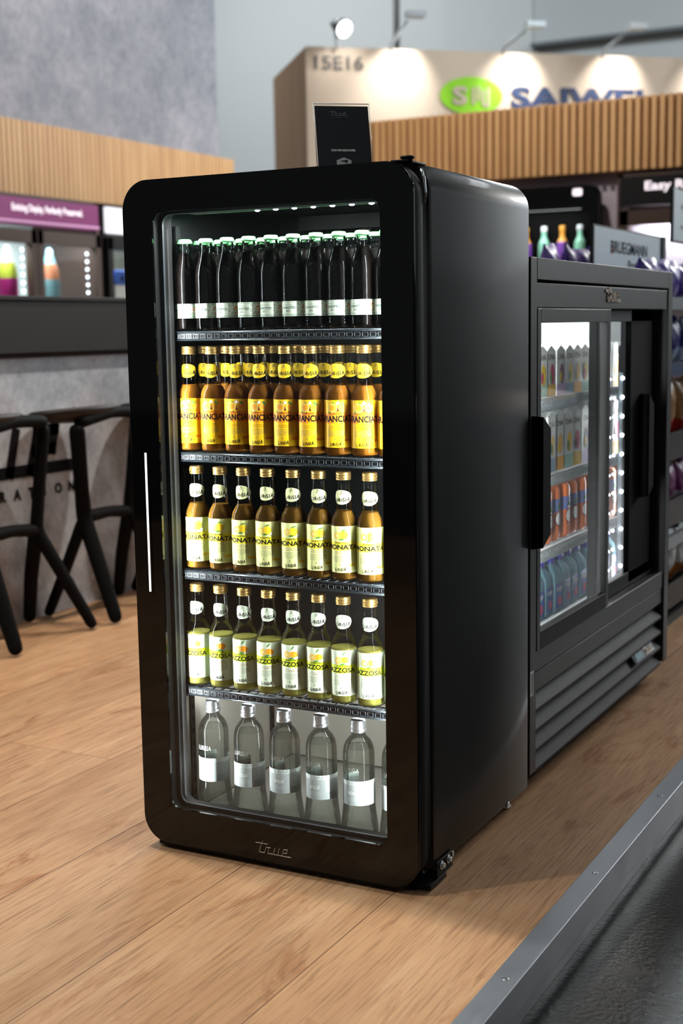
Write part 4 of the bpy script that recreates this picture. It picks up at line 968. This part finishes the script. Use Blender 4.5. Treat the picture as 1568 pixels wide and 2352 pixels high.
wallcooler(c3, (-.895, 6.4, 0), (1, 0, 0), 1.5, 2.0, mat('header_black', (14, 13, 14), .35), (1.80, 1.98), 'Easy Reach', M_txtw, None, 2, tu=(.39, 1.875), th=.072, tw=.42, em=1.2, inner=mat('cooler_inner_pale', (190, 196, 192), .6))

# ================================================================== EXHIBITION STAND BEHIND
A_ = Vector((-5.531, 10.723, 0)); dv = Vector((.75498, .65574, 0)); nv = Vector((.65574, -.75498, 0))
ST = empty('exhibition_stand', A_, label='tall cream exhibition stand with green oval emblem and blue lettering', cat='exhibition stand')
P = lambda u, d, z: dv*u+nv*d+Vector((0, 0, z))
def sbox(b, u0, u1, d0, d1, z0, z1, m): b.obox((P(u0, d0, z0)+P(u1, d1, z1))/2, dv, nv, (0, 0, 1), abs(u1-u0)/2, abs(d1-d0)/2, abs(z1-z0)/2, m)
b = MB(); sbox(b, 0, 7.5, -.02, 0, -.08, 4.0, M_booth); b.build('front_panel', ST)
b = MB(); sbox(b, 0, .012, -1.9, -.021, -.08, 4.0, M_boothside); b.build('side_panel', ST)
b = MB(); patch(b, disc2(1.82, 3.535, .355, .198, 40), lambda u, v: P(u, .012, v), mat('oval_green', (150, 220, 40), .5)); 
put_text(b, 'S', 1.69, 3.435, .195, lambda u, v: P(u, .02, v), M_booth, w=.17, bold=.04)
b.strokes([[(1.84, 3.44), (1.84, 3.62)], [(1.895, 3.48), (1.895, 3.635)], [(1.95, 3.44), (1.95, 3.60)], [(2.01, 3.42), (2.01, 3.62)], [(1.95, 3.44), (2.01, 3.43)]], .030, P(0, .016, 0), dv, (0, 0, 1), nv*.004, M_booth, caps=False)
b.build('emblem', ST)
b = MB(); mbt = mat('letter_blue', (50, 64, 98), .5); put_text(b, 'SAIWEI', 2.27, 3.41, .235, lambda u, v: P(u, .012, v), mbt, align='l', w=1.56, bold=.04); b.build('lettering', ST, recalc=True)
b = MB(); put_text(b, '15E16', .09, 3.765, .145, lambda u, v: P(u, .012, v), mat('letter_grey', (96, 92, 90), .5), align='l', w=.53, bold=.02); b.build('stand_number', ST)
M_fix = mat('fixture_grey', (190, 198, 204), .4, metal=.2)
for i, (ub, uh, zh) in enumerate(((.93, 1.02, 4.25), (2.19, 2.33, 4.19), (3.35, 3.5, 4.21), (4.5, 4.65, 4.21), (5.7, 5.85, 4.21))):
    bs = A_+P(ub, 0, 4.0); T = empty('arm_spotlight', bs, cat='lamp', group='arm spotlights along the cream wall')
    T['label'] = ['grey arm spotlight above the cream wall, next to the round lit one', 'grey arm spotlight above the green oval emblem', 'grey arm spotlight above the blue lettering', 'grey arm spotlight beyond the lettering', 'grey arm spotlight at the far end of the wall'][i]
    b = MB(); b.tube([P(0, -.02, -.05), P(0, .02, .05), P(uh-ub, .30, zh-4.0-.02)], .018, M_fix, 8); b.build('arm', T)
    b = MB(); b.obox(P(uh-ub+.06, .40, zh-4.0+.02), dv, nv, (0, 0, 1), .10, .07, .028, M_fix); b.build('lamp_head', T)
    pos = bs+P(uh-ub+.05, .42, zh-4.0-.02); light('SPOT', pos, A_+P(uh-.02, 0, 3.62), 110, (1, .97, .93), spot=80, blend=1.0, radius=.04)
T = empty('round_spotlight', A_+P(.32, .1, 4.0), label='round spotlight with bright lit face on top of the cream wall', cat='lamp')
b = MB(); b.tube([(0, 0, -.03), (-.03, .02, .16), (-.06, .02, .28)], .02, M_fix, 8); b.build('arm', T)
tc_ = (Vector((1.6576, -2.2263, 1.07))-(A_+Vector((.1, 0, 4.14)))).normalized(); dn = (tc_+Vector((.88, .47, 0))*.75+Vector((0, 0, -.45))).normalized()
b = MB(); c0 = Vector((.07, .02, .16)); b.tube([c0-dn*.20, c0-dn*.08, c0], [.045, .085, .10], mat('spot_body', (60, 62, 66), .4), 20); b.build('lamp_head', T)
b = MB(); b.cyl(c0+dn*.004, dn, .092, .006, mat('spot_face', (255, 255, 255), .4, emit=3), 24); b.build('lens', T)
light('SPOT', A_+P(.42, .5, 4.1), A_+P(.4, 0, 3.6), 16, (1, .97, .93), spot=95, blend=.9, radius=.04)

TB = empty('display_table', (3.1, 3.7, -.086), label='large round beige table with blue edge across the aisle, seen reflected in the sliding door', cat='table')
b = MB(); b.lathe([(.2, .80), (1.5, .80), (1.5, .815), (.1, .815)], mat('table_beige', (222, 190, 160), .5), 64); b.build('table_top', TB)
b = MB(); b.lathe([(1.502, .745), (1.506, .745), (1.506, .812), (1.502, .812)], mat('table_edge_blue', (50, 96, 180), .5), 64, cap0=False, cap1=False); b.build('edge_band', TB)
b = MB(); b.lathe([(.5, 0), (.5, .04), (.12, .06), (.12, .80)], M_white, 32); b.build('pedestal', TB)
# ================================================================== SNACK RACK BEHIND THE SLIDING DOOR COOLER
RK = empty('snack_rack', (.3, 3.0, 0), label='dark snack rack with blue shelf strips behind the sliding door cooler', cat='rack')
def rpart(b, name):
    o = b.build(name, RK); o.location = (-.3, -3.0, 0); return o
M_rack = mat('rack_black', (18, 18, 20), .5); M_strip = mat('strip_grey', (150, 158, 164), .35); M_stripb = mat('strip_blue', (60, 84, 120), .35)
b = MB(); b.box((-.05, 2.28, .03), (.10, 3.9, 1.10), M_rack); b.box((-.05, 2.28, .03), (.46, 2.31, 1.10), M_rack); b.box((-.02, 2.3, .0), (.46, 3.88, .03), mat('rack_foot', (60, 62, 60), .6)); rpart(b, 'frame')
for z, m2 in ((1.125, M_strip), (.900, M_stripb), (.300, M_strip)):
    b = MB(); b.box((0, 2.28, z), (.46, 3.9, z+.018), M_rack); b.box((.46, 2.27, z-.012), (.48, 3.9, z+.030), m2)
    if z > 1: put_text(b, '2.99   1.99', 2.55, 1.133, .02, lambda u, v: (.4815, u, v), M_wh) if False else None
    rpart(b, 'shelf')
for z in (.60, .37, .08):
    b = MB(); b.box((.10, 2.28, z), (.485, 3.9, z+.01), M_rack)
    b.loops([[(.475, yy, z), (.485, yy, z), (.51, yy, z+.10), (.50, yy, z+.10)] for yy in (2.30, 3.9)], M_rack, True, True, True, smooth=False)
    rpart(b, 'basket')
def make_bag(nm, mm, m2, w=.15, h=.17, t=.05):
    b = MB(); n, k = 14, 12
    for sgn in (1, -1):
        rows = []
        for j in range(k+1):
            v = j/k; row = []
            for i in range(n+1):
                u = i/n-.5; e = max(0, (1-(2*u)**2))**.6*max(0, math.sin(PI*min(1, max(0, v))))**.6
                wr = .004*math.sin(9*u*2+5*v*3)*(1-e*.5)
                row.append((sgn*(t/2*e)+wr, u*w*(1+.03*math.cos(2*PI*v)), v*h+.006*math.sin(7*u)))
            rows.append(row)
        b.loops(rows[:5], mm, False); b.loops(rows[4:], m2, False)
    return b.build(nm)
bagc = [('purple', mat('bag_purple', (84, 58, 178), .3), mat('bag_purple', (84, 58, 178), .3), 1.144, .135, 9, .385),
        ('blue', mat('bag_white', (150, 170, 206), .35), mat('bag_blue', (10, 30, 130), .3), .920, .165, 9, .39),
        ('red and gold', mat('bag_red', (176, 44, 40), .3), mat('bag_gold', (170, 120, 60), .3), .66, .21, 9, .42),
        ('white and purple', mat('bag_pale', (206, 190, 206), .35), mat('bag_magenta', (130, 50, 110), .35), .42, .15, 9, .42),
        ('white and orange', mat('bag_orange', (214, 130, 60), .35), mat('bag_paper', (220, 226, 226), .35), .14, .19, 9, .42)]
for ci, (nm, ma, mb2, z, h, n, x) in enumerate(bagc):
    p = make_bag('snack_bag', ma, mb2, .165, h, .07)
    for i in range(6):
        o = p if i == 0 else p.copy()
        if i: COL.objects.link(o)
        o.location = (x, 2.38+.165*i, z+.006); o.rotation_euler = (0, R(random.uniform(2, 8)), R(random.uniform(-12, 12)))
        tag(o, '%s snack bag on the rack, %s from the sliding door cooler' % (nm, ['first', 'second', 'third', 'fourth', 'fifth', 'sixth'][i]), 'snack bag', '%s snack bags on the rack' % nm)
p = make_bag('snack_bag', mat('bag_lilac', (126, 96, 190), .35), mat('bag_lilac', (126, 96, 190), .35), .17, .20, .07)
for i, y in enumerate((2.37, 2.50, 2.64, 2.78)):
    o = p if i == 0 else p.copy()
    if i: COL.objects.link(o)
    o.location = (.06+.02*(i % 2), y, 1.144); o.rotation_euler = (R(random.uniform(-14, 14)), 0, R(random.uniform(-20, 20)))
    tag(o, 'lilac snack bag lying behind the sliding door cooler top, %s from the tall refrigerator' % ['first', 'second', 'third', 'fourth'][i], 'snack bag', 'lilac snack bags on the rack top')
def rsign(y0, y1, z0, z1, x, label, lines, name='rack_sign'):
    S_ = empty(name, (x, (y0+y1)/2, z0), label=label, cat='sign'); off = Vector((x, (y0+y1)/2, z0))
    b = MB(); b.box(Vector((x-.012, y0, z0))-off, Vector((x, y1, z1))-off, mat('sign_back', (20, 24, 28), .5)); b.box(Vector((x, y0+.008, z0+.008))-off, Vector((x+.002, y1-.005, z1-.006))-off, mat('sign_face', (176, 192, 200), .4, emit=.12)); b.build('board', S_)
    b = MB(); b.box(Vector((x-.03, y1, z0-.05))-off, Vector((x+.01, y1+.05, z1))-off, M_matte); b.build('post', S_)
    b = MB()
    for (s, u, v, h, w, m) in lines: put_text(b, s, u-off.y, v-off.z, h, lambda uu, vv: (.0035, uu, vv), m, align='l', w=w, bold=.01)
    b.build('lettering', S_)
rsign(2.42, 3.31, 1.145, 1.412, .2, 'pale rack sign reading BRUEGMANN ProCurve', [('BRUEGMANN', 2.62, 1.322, .044, .48, M_ink), ('ProCurve', 2.84, 1.268, .034, .27, M_ink), ('B', 2.62, 1.318, .028, .03, mat('sign_red', (190, 50, 50), .5))])
rsign(3.50, 4.4, 1.40, 1.625, .2, 'second pale sign higher on the rack, cut by the picture edge', [('service', 3.62, 1.54, .03, .3, M_gry), ('friendly', 3.62, 1.45, .03, .3, M_gry)])
